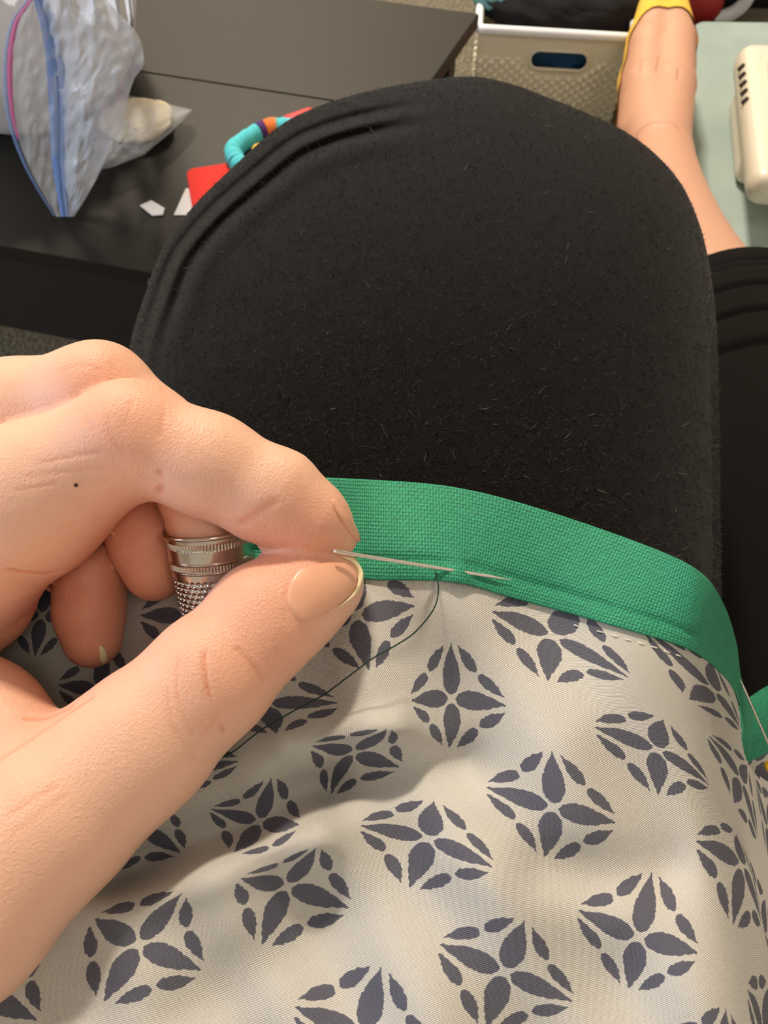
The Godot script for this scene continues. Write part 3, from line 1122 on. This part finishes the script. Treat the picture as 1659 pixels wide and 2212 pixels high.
func person() -> void:
	build_hand_field()
	var t := thing("person", "seated person in black leggings and a low yellow sock, hand pinching a needle", "person")
	hand.skip_left = -0.105
	var h := hand.surface(0.0022, 2)
	var v: PackedVector3Array = h[0]
	# creases, in pixels along lines of sight, laid on the surface: [depth mm, width mm, points]
	var creases := [
		[0.75, 0.55, [[440, 1412], [448, 1488], [482, 1580]]], [0.40, 0.6, [[512, 1402], [540, 1430], [566, 1470]]], [0.28, 0.6, [[386, 1425], [383, 1500], [412, 1590]]],
		[0.25, 0.6, [[362, 1490], [372, 1570], [420, 1640]]], [0.25, 0.6, [[470, 1540], [440, 1590]]],
		[0.30, 0.7, [[352, 838], [352, 900], [346, 940]]], [-0.22, 0.5, [[398, 862], [412, 905], [402, 970]]], [-0.18, 0.45, [[438, 884], [448, 930]]], [-0.16, 0.45, [[470, 900], [484, 945]]],
		[-0.16, 0.45, [[500, 914], [514, 965]]], [-0.14, 0.45, [[545, 936], [556, 985]]], [-0.14, 0.45, [[596, 962], [612, 1010]]], [0.25, 0.6, [[232, 900], [240, 945], [262, 975]]], [0.2, 0.6, [[285, 870], [270, 920]]],
		[0.22, 0.6, [[180, 905], [205, 925]]], [0.28, 0.6, [[90, 1000], [160, 985], [215, 975]]], [0.22, 0.6, [[60, 1030], [150, 1018], [230, 1010]]], [0.2, 0.6, [[40, 1060], [120, 1045]]],
		[0.8, 0.9, [[345, 1020], [346, 1060], [340, 1095]]], [0.5, 1.3, [[592, 1085], [560, 1105], [522, 1130]]], [0.7, 0.9, [[20, 1232], [70, 1240], [118, 1238]]],
		[0.22, 0.5, [[240, 785], [250, 800]]], [-0.2, 0.5, [[265, 835], [272, 810], [268, 795]]], [0.22, 0.6, [[130, 800], [180, 790], [215, 800]]],
		[1.0, 1.1, [[60, 1548], [110, 1545], [152, 1526]]], [0.5, 0.9, [[0, 1640], [60, 1600], [110, 1565], [200, 1505]]], [0.25, 0.8, [[20, 1760], [120, 1700]]], [0.2, 0.8, [[30, 1800], [140, 1720]]],
		[0.2, 0.5, [[610, 1315], [618, 1345]]], [-0.2, 0.5, [[608, 1285], [615, 1262]]],
	]
	var segs := []
	for c in creases:
		var pts := []
		for q in c[2]: pts.append(touch(q[0], q[1]))
		var path := smooth_path(pts, 5)
		for k in path.size() - 1: segs.append([path[k], path[k + 1], c[0] * 0.0006, c[1] * 0.0007])
	var red := []      # redder knuckles and finger ends; ring and little fingers carry painted shade: [place, reach, strength]
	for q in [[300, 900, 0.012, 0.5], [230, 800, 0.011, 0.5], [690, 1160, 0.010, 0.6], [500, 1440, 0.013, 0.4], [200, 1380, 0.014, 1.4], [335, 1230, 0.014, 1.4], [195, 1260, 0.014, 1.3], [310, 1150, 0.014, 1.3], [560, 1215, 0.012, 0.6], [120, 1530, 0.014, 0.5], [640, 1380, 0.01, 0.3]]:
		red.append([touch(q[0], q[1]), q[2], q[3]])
	var fn := FastNoiseLite.new()
	fn.seed = 61
	fn.frequency = 160.0
	var col := PackedColorArray()
	var cellmap := {}
	for s in segs:
		var c: Vector3 = (s[0] + s[1]) * 0.5
		var key := Vector3i((c / 0.006).floor())
		for x in range(-1, 2):
			for y in range(-1, 2):
				for z in range(-1, 2):
					var k2 := key + Vector3i(x, y, z)
					if not cellmap.has(k2): cellmap[k2] = []
					cellmap[k2].append(s)
	var moved := v.duplicate()
	for i in v.size():
		var p := v[i]
		var key := Vector3i((p / 0.006).floor())
		var deep := 0.0
		if cellmap.has(key):
			for s in cellmap[key]:
				var ab: Vector3 = s[1] - s[0]
				var ap: Vector3 = p - s[0]
				var tt := clampf(ap.dot(ab) / maxf(ab.length_squared(), 1e-12), 0, 1)
				var d := (ap - ab * tt).length() / float(s[3])
				if d < 3.0:
					var e: float = s[2] * exp(-d * d)
					if absf(e) > absf(deep): deep = e
		if deep != 0.0: moved[i] = p - hand.grad(p) * deep
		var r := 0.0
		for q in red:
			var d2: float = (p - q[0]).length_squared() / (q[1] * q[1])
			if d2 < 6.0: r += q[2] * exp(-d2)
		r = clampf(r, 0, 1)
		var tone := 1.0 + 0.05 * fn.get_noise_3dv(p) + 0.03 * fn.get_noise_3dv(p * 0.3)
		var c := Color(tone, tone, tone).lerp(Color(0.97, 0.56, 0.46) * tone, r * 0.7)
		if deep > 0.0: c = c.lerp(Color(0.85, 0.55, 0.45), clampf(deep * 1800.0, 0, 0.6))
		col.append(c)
	v = moved
	var ix := tris(h[1])
	# the forearm beyond the frame, and the other leg's bare shin and foot, belong to the same body
	var arm := Field.new()
	chain(arm, 0, 0.02, [[-740, 2000, 0.165, 260], [-1050, 2550, 0.168, 280], [-1900, 3900, 0.175, 380]])
	var leg := Field.new()
	leg_field(leg)
	var shin := leg.surface(0.006, 2)
	var leg_segs := []
	for c in [[[1372, 296], [1398, 270], [1432, 262], [1462, 272], [1482, 302]], [[1384, 128], [1380, 158]], [[1424, 122], [1419, 152]], [[1466, 150], [1464, 170]]]:
		var pts := []
		for q in c: pts.append(march(leg, q[0], q[1], 0.5, 1.1))
		var path := smooth_path(pts, 5)
		for k in path.size() - 1: leg_segs.append([path[k], path[k + 1]])
	var lv: PackedVector3Array = shin[0]
	var leg_col := PackedColorArray()
	for i in lv.size():
		var tint := Color(0.76, 0.68, 0.64)
		if lv[i].z < -0.7:
			var e := 0.0
			for g in leg_segs:
				var ab: Vector3 = g[1] - g[0]
				var ap: Vector3 = lv[i] - g[0]
				var d := (ap - ab * clampf(ap.dot(ab) / maxf(ab.length_squared(), 1e-12), 0, 1)).length() / 0.0016
				if d < 3.0: e = maxf(e, exp(-d * d))
			if e > 0.0:
				lv[i] -= leg.grad(lv[i]) * e * 0.0011
				tint = tint.lerp(Color(0.60, 0.44, 0.38), e * 0.7)
		leg_col.append(tint)
	shin[0] = lv
	for part in [arm.surface(0.006, 0), shin]:
		var o := v.size()
		v.append_array(part[0])
		for k in tris(part[1]): ix.append(k + o)
		for k in part[0].size(): col.append(leg_col[k] if part == shin else Color.WHITE)
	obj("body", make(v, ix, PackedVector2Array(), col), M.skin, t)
	nails(t)
	leggings(t)
	sock(t, leg, shin)

func leg_field(f: Field) -> void:
	chain(f, 0, 0.004, [[1590, 800, 0.52, 185], [1512, 690, 0.58, 152], [1468, 560, 0.67, 112], [1440, 440, 0.77, 84], [1428, 345, 0.86, 66]])
	bone(f, 0, 0.010, [1428, 345, 0.86, 62], [1400, 330, 0.92, 58])                 # heel
	chain(f, 0, 0.005, [[1436, 310, 0.86, 54], [1452, 190, 0.915, 48], [1458, 90, 0.955, 42], [1448, 20, 0.985, 34]])
	chain(f, 0, 0.008, [[1412, 310, 0.87, 56], [1398, 190, 0.925, 48], [1403, 100, 0.96, 42], [1420, 15, 0.985, 36]])
	chain(f, 0, 0.010, [[1385, 290, 0.90, 52], [1385, 180, 0.955, 42], [1400, 90, 0.985, 38], [1420, 15, 1.0, 30]])
	chain(f, 0, 0.010, [[1420, 300, 0.91, 54], [1448, 160, 0.96, 42], [1455, 40, 1.0, 30]])

func sock(t: Node3D, leg: Field, skin: Array) -> void:
	var q: PackedInt32Array = skin[1]
	var v: PackedVector3Array = skin[0].duplicate()
	for i in v.size(): v[i] += leg.grad(v[i]) * 0.0022
	var a := at(1420, 300, 0.87)
	var e := at(1437, 20, 0.98)
	var along := (e - a).normalized()
	var lat := ax_r - along * ax_r.dot(along)
	lat = lat.normalized()
	var up := lat.cross(along).normalized()
	if up.y < 0: up = -up
	var keep := PackedInt32Array()
	for k in range(0, q.size(), 4):
		var c := (v[q[k]] + v[q[k + 1]] + v[q[k + 2]] + v[q[k + 3]]) * 0.25 - a
		var x := c.dot(along) / (e - a).length()
		var m := c.dot(up)
		if x < -0.3 or x > 1.6: continue
		var limit: float = curve([[-0.3, -0.015], [0.0, -0.030], [0.4, -0.020], [0.70, -0.004], [0.85, 0.012], [0.95, 0.05], [1.2, 0.2]], x)
		if m < limit: keep.append_array([q[k], q[k + 1], q[k + 2], q[k + 3]])
	obj("sock", make(v, tris(keep)), M.sock, t).set_meta("label", "low yellow sock")

func patch(outline: Array, centre: Vector2, lift: float, dome: float, skin: float) -> ArrayMesh:      # a thin curved plate lying on the hand
	var pts := []
	for k in outline.size():
		for s in 6:
			var a: Vector2 = outline[(k + outline.size() - 1) % outline.size()]
			var b: Vector2 = outline[k]
			var c: Vector2 = outline[(k + 1) % outline.size()]
			var d: Vector2 = outline[(k + 2) % outline.size()]
			pts.append(b.cubic_interpolate(c, a, d, s / 6.0))
	var n := pts.size()
	return sheet(n, 14, func(u, v):
		var i := int(round(u * n)) % n
		var q: Vector2 = centre.lerp(pts[i], v)
		var p := touch(q.x, q.y)
		var nn := hand.grad(p)
		return p + nn * (lift + dome * (1.0 - v * v) - (skin if v > 0.97 else 0.0)))

func nails(t: Node3D) -> void:
	# thumb nail: plate and pale free edge
	var o := obj("fingernail", patch([Vector2(640, 1232), Vector2(690, 1216), Vector2(738, 1213), Vector2(764, 1226), Vector2(775, 1247), Vector2(758, 1285), Vector2(700, 1328), Vector2(652, 1345), Vector2(626, 1318), Vector2(620, 1275)], Vector2(695, 1270), 0.00035, 0.0004, 0.0006), M.nail, t)
	o.set_meta("label", "thumb nail")
	var ep := [Vector2(738, 1205), Vector2(758, 1212), Vector2(772, 1228), Vector2(776, 1248), Vector2(762, 1282), Vector2(730, 1310)]
	var path := []
	for q in ep:
		var p := touch(q.x, q.y)
		path.append(p + hand.grad(p) * 0.0003)
	obj("nail_edge", tube(smooth_path(path, 8), func(x): return 0.0001 + 0.0005 * sin(PI * clampf(x, 0, 1)), 10), M.nail_edge, o)
	o = obj("fingernail", patch([Vector2(716, 1078), Vector2(732, 1086), Vector2(752, 1112), Vector2(772, 1148), Vector2(778, 1170), Vector2(768, 1168), Vector2(742, 1132), Vector2(722, 1100)], Vector2(746, 1124), 0.0003, 0.0003, 0.0005), M.nail, t)
	o.set_meta("label", "index finger nail seen edge-on")
	o = obj("fingernail", patch([Vector2(214, 1396), Vector2(224, 1398), Vector2(231, 1414), Vector2(228, 1430), Vector2(217, 1430)], Vector2(222, 1414), 0.0003, 0.0003, 0.0005), M.nail_edge, t)
	o.set_meta("label", "little finger nail")
	var p := touch(164, 1048)
	obj("mole", ball(p, 0.0004, Vector3(1, 1, 1), 8), mat(Color(0.25, 0.12, 0.09), 0.7), t)

var knee_ring := []

func knee_point(u: float, rho: float, under: bool) -> Vector3:
	var n := knee_ring.size()
	var k := u * n
	var i := int(k) % n
	var q: Vector2 = (knee_ring[i] as Vector2).lerp(knee_ring[(i + 1) % n], k - floorf(k))
	var c := Vector2(920, clampf(q.y, 800, 1700))
	var p := c.lerp(q, rho)
	var zt := level_z(p.y, 0.170) + 0.012 * smoothstep(1320, 1560, p.y)
	var ze := level_z(q.y, 0.170) + 0.070
	var dome := sqrt(maxf(0.0, 1.0 - pow(rho, 2.6)))
	var z: float = ze - (ze - zt) * dome if not under else ze + 0.06 * dome
	if not under:
		var d := (1.0 - rho) * (q - c).length()
		var ang := atan2(c.y - q.y, q.x - c.x)      # 90 degrees is up, 180 left
		var w: float = smoothstep(1.5, 1.85, ang) * smoothstep(3.2, 2.75, ang) if q.y < 820 else 0.0
		var shift: float = lerpf(26, 4, smoothstep(1.6, 2.9, ang))
		z += w * (0.0050 * hat(d - 22 - shift, 10) - 0.0030 * hat(d - 42 - shift, 10) + 0.0040 * hat(d - 64 - shift, 11) - 0.0025 * hat(d - 92 - shift, 22))
	return at(p.x, p.y, z)

func leggings(t: Node3D) -> void:
	var out := [[300, 2350], [250, 1800], [242, 1250], [258, 900], [282, 740], [312, 640], [352, 535], [420, 443], [502, 362], [600, 275], [672, 236], [760, 206], [880, 180], [1010, 165], [1100, 180], [1180, 209], [1270, 245], [1350, 284], [1415, 332], [1470, 395], [1508, 475], [1531, 565], [1546, 680], [1552, 800], [1555, 1000], [1558, 1300], [1562, 1800], [1556, 2350], [920, 2420]]
	for k in out.size():
		for s in 8:
			var g := func(i: int) -> Vector2: return Vector2(out[(i + out.size()) % out.size()][0], out[(i + out.size()) % out.size()][1])
			knee_ring.append((g.call(k) as Vector2).cubic_interpolate(g.call(k + 1), g.call(k - 1), g.call(k + 2), s / 8.0))
	var top := sheet(464, 150, func(u, v): return knee_point(fposmod(u, 1.0), sin(v * PI / 2), false))
	var under := sheet(232, 30, func(u, v): return knee_point(fposmod(u, 1.0), sin(v * PI / 2), true), null, null, true)
	var o := obj("trouser_leg", join([top, under]), M.legging, t)
	o.set_meta("label", "black stretch legging over the raised knee")
	# lint and loose fibres
	var fib := MultiMesh.new()
	fib.transform_format = MultiMesh.TRANSFORM_3D
	fib.use_colors = true
	fib.mesh = tube(PackedVector3Array([Vector3.ZERO, Vector3(0.12, 0.5, 0), Vector3(0.3, 1, 0.1)]), func(x): return 0.075 * (1.0 - 0.6 * x), 3)
	var spots := []
	var run := [0.0]
	for k in knee_ring.size(): run.append(run[k] + ((knee_ring[(k + 1) % knee_ring.size()] as Vector2) - knee_ring[k]).length())
	for k in 130000:
		var want: float = rng.randf() * run[run.size() - 1]
		var seg: int = clampi(run.bsearch(want), 1, run.size() - 1)
		var u: float = fposmod((seg - 1 + (want - run[seg - 1]) / maxf(run[seg] - run[seg - 1], 0.01)) / knee_ring.size(), 0.9999)
		var flat_side: bool = (knee_ring[seg - 1] as Vector2).y > 800
		if (knee_ring[seg - 1] as Vector2).y > 1400: continue
		if not flat_side and rng.randf() < 0.45: continue
		var rho: float = rng.randf() if flat_side else sqrt(rng.randf())
		if k % 5 == 0: rho = rng.randf_range(0.97, 1.0)
		var p := knee_point(u, rho, false)
		var q := pix(p)
		if q.y > 1300: continue
		var a := knee_point(fposmod(u + 0.002, 1.0), rho, false) - p
		var b := knee_point(u, maxf(rho - 0.004, 0.0), false) - p
		var n := a.cross(b).normalized()
		if n.dot(EYE - p) < 0 and rho < 0.97: n = -n
		if rho >= 0.97: n = (b * -1.0).normalized()
		var long: bool = rng.randf() < 0.012
		var dir := (n * rng.randf_range(0.1, 0.7) + Vector3(rng.randf_range(-1, 1), rng.randf_range(-1, 1), rng.randf_range(-1, 1)) * 0.7).normalized()
		var side := dir.cross(Vector3(rng.randf_range(-1, 1), rng.randf_range(-1, 1), rng.randf_range(-1, 1))).normalized()
		var l: float = rng.randf_range(0.0012, 0.003) if long else rng.randf_range(0.0007, 0.0016)
		var th := l if not long else l * 0.7
		spots.append([Transform3D(Basis(side * th, dir * l, side.cross(dir) * th), p), Color(2.3, 2.2, 2.2) if long else (Color(1.25, 1.2, 1.2) if rng.randf() < 0.3 else Color(0.30, 0.28, 0.28))])
	fib.instance_count = spots.size()
	for k in spots.size():
		fib.set_instance_transform(k, spots[k][0])
		fib.set_instance_color(k, spots[k][1])
	var mi := MultiMeshInstance3D.new()
	mi.name = "lint"
	mi.multimesh = fib
	M.lint.vertex_color_use_as_albedo = true
	mi.material_override = M.lint
	t.add_child(mi, true)
	mi.set_meta("kind", "stuff")
	# the other leg
	var path := smooth_path([at(1578, 716, 0.560), at(1605, 830, 0.515), at(1640, 980, 0.470), at(1690, 1250, 0.415), at(1740, 1700, 0.365)], 60)
	var rad := func(x: float) -> float:
		var r: float = lerpf(0.066, 0.088, x)
		r -= 0.0040 * hat(x - 0.215, 0.010) + 0.0045 * hat(x - 0.335, 0.012) + 0.0045 * hat(x - 0.455, 0.012) + 0.002 * hat(x - 0.10, 0.010) + 0.0015 * hat(x - 0.135, 0.01)
		return r - 0.0025 * smoothstep(0.012, 0.0, x)
	o = obj("trouser_leg", tube(path, rad, 64), M.legging_far, t)
	o.set_meta("label", "cropped black legging of the stretched leg")
	var hem := PackedVector3Array()
	for k in 8: hem.append(path[0].lerp(path[3], k / 7.0))

# ------------------------------------------------------------------ the garment
func tape_edge(s: float, up: bool) -> Vector2:
	var src: Array = UPPER if up else LOWER
	var n := src.size()
	var k := clampi(int(s), 0, n - 2)
	var g := func(i: int) -> Vector2:
		var q = src[clampi(i, 0, n - 1)]
		return Vector2(q[0], q[1])
	return (g.call(k) as Vector2).cubic_interpolate(g.call(k + 1), g.call(k - 1), g.call(k + 2), s - k)

func tape_point(s: float, t: float) -> Vector3:      # t 0 lower edge .. 1 upper edge, beyond either the fold turns under
	var a := tape_edge(s, false)
	var b := tape_edge(s, true)
	var p := a.lerp(b, clampf(t, 0, 1))
	var z := cloth_z(p.x, p.y) - 0.0013 - 0.0010 * sin(PI * clampf(t, 0, 1))
	z -= 0.0016 * hat(p.x - 992, 26) * hat(p.y - 1240, 40)
	z += 0.0007 * hat(t - 0.2, 0.05)
	if t < 0: z += 0.0012 * minf(-t * 12.0, 1.0)
	if t > 1: z += 0.004 * minf((t - 1.0) * 8.0, 1.0)
	return at(p.x, p.y + (2.0 if t < 0 else 0.0), z)

func garment() -> void:
	var t := thing("garment", "white cotton garment block-printed with grey petals, green binding along its edge", "garment")
	var ctrl := [
		[0, 0, 925, 1812], [1, 0, 1195, 1745], [2, 0, 1420, 1620], [-1, 0, 620, 1915], [-2, 0, 300, 2040], [-3, 0, -30, 2150], [0, 1, 1090, 2100], [1, 1, 1380, 2025], [-1, 1, 785, 2235], [-2, 1, 470, 2360], [0, 2, 1260, 2380], [1, 2, 1560, 2300],
		[2, 1, 1602, 1870], [2, -1, 1195, 1375], [1, -1, 975, 1510], [0, -1, 765, 1625], [-1, -1, 560, 1775], [-2, -1, 310, 1790], [-3, -1, 120, 1925],
		[1, -2, 770, 1330], [0, -2, 575, 1520], [-1, -2, 400, 1660], [3, -1, 1540, 1490], [2, -2, 1030, 1120], [3, -2, 1330, 1190], [4, -2, 1560, 1300], [3, 0, 1600, 1685], [3, 1, 1650, 2010], [4, -1, 1606, 1530], [4, 0, 1660, 1790], [2, 2, 1650, 2230],
		[0, -3, 400, 1330], [-1, -3, 215, 1490], [1, -3, 560, 1180], [-1, -4, 90, 1330], [-0.35, -1.35, 655, 1612], [0, -1.35, 745, 1585], [0.3, -1.3, 835, 1575], [0, -0.68, 775, 1688], [-1, -0.62, 590, 1840], [-1, -0.42, 603, 1852], [-3, -3, -100, 1700], [-2, -2, 210, 1700],
	]
	var src := []
	var dst := []
	for c in ctrl:
		src.append(Vector2(c[0], c[1]))
		dst.append(Vector2(c[2], c[3]))
	tps_fit(src, dst)
	var i0 := -5.0
	var i1 := 4.6
	var j0 := -4.6
	var j1 := 2.2
	var nu := 288
	var nv := 204
	var grid := PackedVector2Array()
	for j in nv + 1:
		for i in nu + 1: grid.append(tps(Vector2(lerpf(i0, i1, float(i) / nu), lerpf(j0, j1, float(j) / nv))))
	var mids := []
	for k in 49: mids.append([(tape_edge(k * 0.25, false).x + tape_edge(k * 0.25, true).x) * 0.5, (tape_edge(k * 0.25, false) * 0.6 + tape_edge(k * 0.25, true) * 0.4).y])
	var spot := func(u: float, v: float) -> Vector2:
		return grid[int(round(v * nv)) * (nu + 1) + int(round(u * nu))]
	var keep := func(u: float, v: float) -> bool:
		var q: Vector2 = spot.call(u, v)
		if q.x < -300 or q.x > 1720 or q.y > 2420: return false
		if q.x < 1592 and q.y < curve(mids, q.x): return false
		if q.x >= 1540 and q.x > curve([[1400, 1560], [1450, 1580], [1500, 1592], [1560, 1601], [1640, 1612], [1690, 1650], [1720, 1730], [2500, 1740]], q.y): return false
		return true
	var mesh := sheet(nu, nv, func(u, v):
		var q: Vector2 = spot.call(u, v)
		return at(q.x, q.y, cloth_z(q.x, q.y)), func(u, v): return Vector2(lerpf(i0, i1, u) + 0.5, lerpf(j0, j1, v) + 0.5), keep)
	obj("printed_cloth", mesh, M.cloth, t)
	var len := 0.0
	var ns := 12.0
	var cum := [0.0]
	for k in 240: 
		len += (tape_point(ns * (k + 1) / 240.0, 0.5) - tape_point(ns * k / 240.0, 0.5)).length()
		cum.append(len)
	obj("binding", sheet(400, 44, func(u, v): return tape_point(u * ns, -0.08 + 1.2 * v), func(u, v): return Vector2(lerpf(cum[int(u * 240)], cum[mini(int(u * 240) + 1, 240)], u * 240 - floorf(u * 240)) / 0.022, (-0.08 + 1.2 * v) * 0.019 / 0.022)), M.tape, t).set_meta("label", "emerald green woven binding")
	# the far side of the same edge, hanging behind at the right
	var fl := [[1590, 1660], [1640, 1635], [1700, 1600], [1760, 1560]]
	var fu := [[1590, 1530], [1625, 1502], [1665, 1478], [1760, 1440]]
	obj("binding", sheet(30, 12, func(u, v):
		var x: float = lerpf(1592, 1760, u)
		return at(x, lerpf(curve(fl, x), curve(fu, x), v), 0.262 + 0.02 * u - 0.003 * sin(PI * v)), func(u, v): return Vector2(u * 1.2, v * 0.9)), M.tape, t).set_meta("label", "green binding of the far edge")
	obj("printed_cloth", sheet(30, 30, func(u, v):
		var x: float = lerpf(1592, 1770, u)
		return at(x, curve(fl, x) - 12 + v * 330, 0.266 + 0.02 * u + 0.02 * v), func(u, v): return Vector2(u * 0.75 + 0.35, v * 1.4 + 0.4)), M.cloth, t).set_meta("label", "far side of the printed cloth")
	for q in [[1322, 1372, 1336, 1376], [1350, 1380, 1364, 1384], [1378, 1388, 1392, 1392], [1406, 1396, 1419, 1400], [1434, 1406, 1447, 1410], [1460, 1414, 1470, 1418], [1240, 1350, 1250, 1353], [1290, 1363, 1303, 1366]]:
		var pa := PackedVector3Array()
		for k in 7: 
			var x: float = lerpf(q[0], q[2], k / 6.0)
			var y: float = lerpf(q[1], q[3], k / 6.0)
			pa.append(at(x, y, cloth_z(x, y) - 0.0003 * sin(PI * k / 6.0)))
		obj("stitch", tube(pa, func(_x): return 0.00016, 6), M.stitch, t)

func needle_and_pins() -> void:
	# the needle: pinched at one end, passing under the binding, its point out again
	var e := at(950, 1227.5, cloth_z(950, 1227) - 0.0030)
	var p := at(1106, 1253, cloth_z(1106, 1253) - 0.0026)
	var d := (p - e)
	var st := e - d * 1.33
	var path := PackedVector3Array()
	for k in 61: path.append(st.lerp(p, k / 60.0))
	var t := thing("needle", "thin steel sewing needle pinched by the fingers and run under the green binding", "needle", st)
	obj("shaft", tube(path, func(x): return 0.00042 if x < 0.86 else lerpf(0.00042, 0.00006, (x - 0.86) / 0.14), 10), M.needle, t)
	var pts := []
	var lifts := [0.0016, 0.003, 0.005, 0.007, 0.008, 0.008, 0.0075, 0.007, 0.006, 0.004, 0.002, 0.0006]
	var tp := [[942, 1236], [947, 1275], [936, 1317], [898, 1364], [860, 1391], [804, 1423], [753, 1461], [702, 1499], [643, 1531], [567, 1575], [500, 1626], [452, 1645]]
	for k in tp.size(): pts.append(at(tp[k][0], tp[k][1], cloth_z(tp[k][0], tp[k][1]) - lifts[k]))
	var o := obj("thread", tube(smooth_path(pts, 14), func(_x): return 0.00016, 8), M.thread)
	tag(o, "dark green sewing thread looping down from the binding to under the thumb", "thread")
	# thimble
	var a := at(452, 1142, 0.1695)
	var b := at(480, 1400, 0.1755)
	var ax := (b - a).normalized()
	var L := 0.025
	var sx := ax.cross(ax_f).normalized()
	var sy := ax.cross(sx)
	t = thing("thimble", "silver metal thimble with knurled bands and dimples on the middle finger", "thimble", a)
	var prof := [[0.0, 0.0096], [0.0012, 0.0096], [0.008, 0.0092], [0.016, 0.0084], [0.021, 0.0077], [0.0236, 0.0060], [0.0248, 0.0030], [0.025, 0.0001]]
	var skin := func(u: float, v: float) -> Vector3:
		var x: float = v * L
		var r := curve(prof, x)
		var an: float = u * TAU
		if (x > 0.0014 and x < 0.0030) or (x > 0.0062 and x < 0.0076):
			r -= 0.00022 * (0.5 + 0.5 * cos(an * 84.0)) * (1.0 - pow(absf(fposmod((x - 0.0014) if x < 0.005 else (x - 0.0062), 0.0016) / 0.0016 * 2.0 - 1.0), 4.0))
		if absf(x - 0.0059) < 0.0002 or absf(x - 0.0079) < 0.0002: r += 0.00016
		if x > 0.0096:
			var row := (x - 0.0096) / 0.00125
			var ri := int(row)
			var cx := fposmod(an / TAU * 40.0 + (0.5 if ri % 2 == 0 else 0.0), 1.0) - 0.5
			var cy := row - ri - 0.5
			var dd := Vector2(cx * 1.0, cy).length() / 0.46
			if dd < 1.0: r -= 0.00032 * (1.0 - dd * dd) * minf(r / 0.005, 1.0)
		return a + ax * x + (sx * cos(an) + sy * sin(an)) * maxf(r, 0.00005)
	var inner := func(u: float, v: float) -> Vector3:
		var x: float = v * (L - 0.001)
		return a + ax * x + (sx * cos(u * TAU) + sy * sin(u * TAU)) * maxf(curve(prof, x) - 0.0007, 0.00005)
	obj("cup", join([sheet(672, 260, skin, null, null, true), sheet(64, 40, inner)]), M.steel, t)
	var ring := PackedVector3Array()
	for k in 97: ring.append(a + (sx * cos(TAU * k / 96.0) + sy * sin(TAU * k / 96.0)) * 0.0099)
	obj("rolled_rim", tube(ring, func(_x): return 0.00055, 12), M.steel, t)
	# the pin at the right edge
	var q0 := at(1599, 1468, 0.226)
	var q1 := at(1668, 1626, 0.238)
	t = thing("pin", "dressmaking pin with a yellow ball head at the right end of the green binding", "pin", q0)
	obj("shaft", tube(PackedVector3Array([q0, q0.lerp(q1, 0.1), q0.lerp(q1, 0.5), q1]), func(x): return 0.0004 if x > 0.1 else 0.0001 + 0.003 * x, 8), M.needle, t)
	obj("pin_head", ball(at(1667, 1656, 0.238), 0.0021, Vector3.ONE, 14), mat(Color(0.93, 0.75, 0.15), 0.3), t)
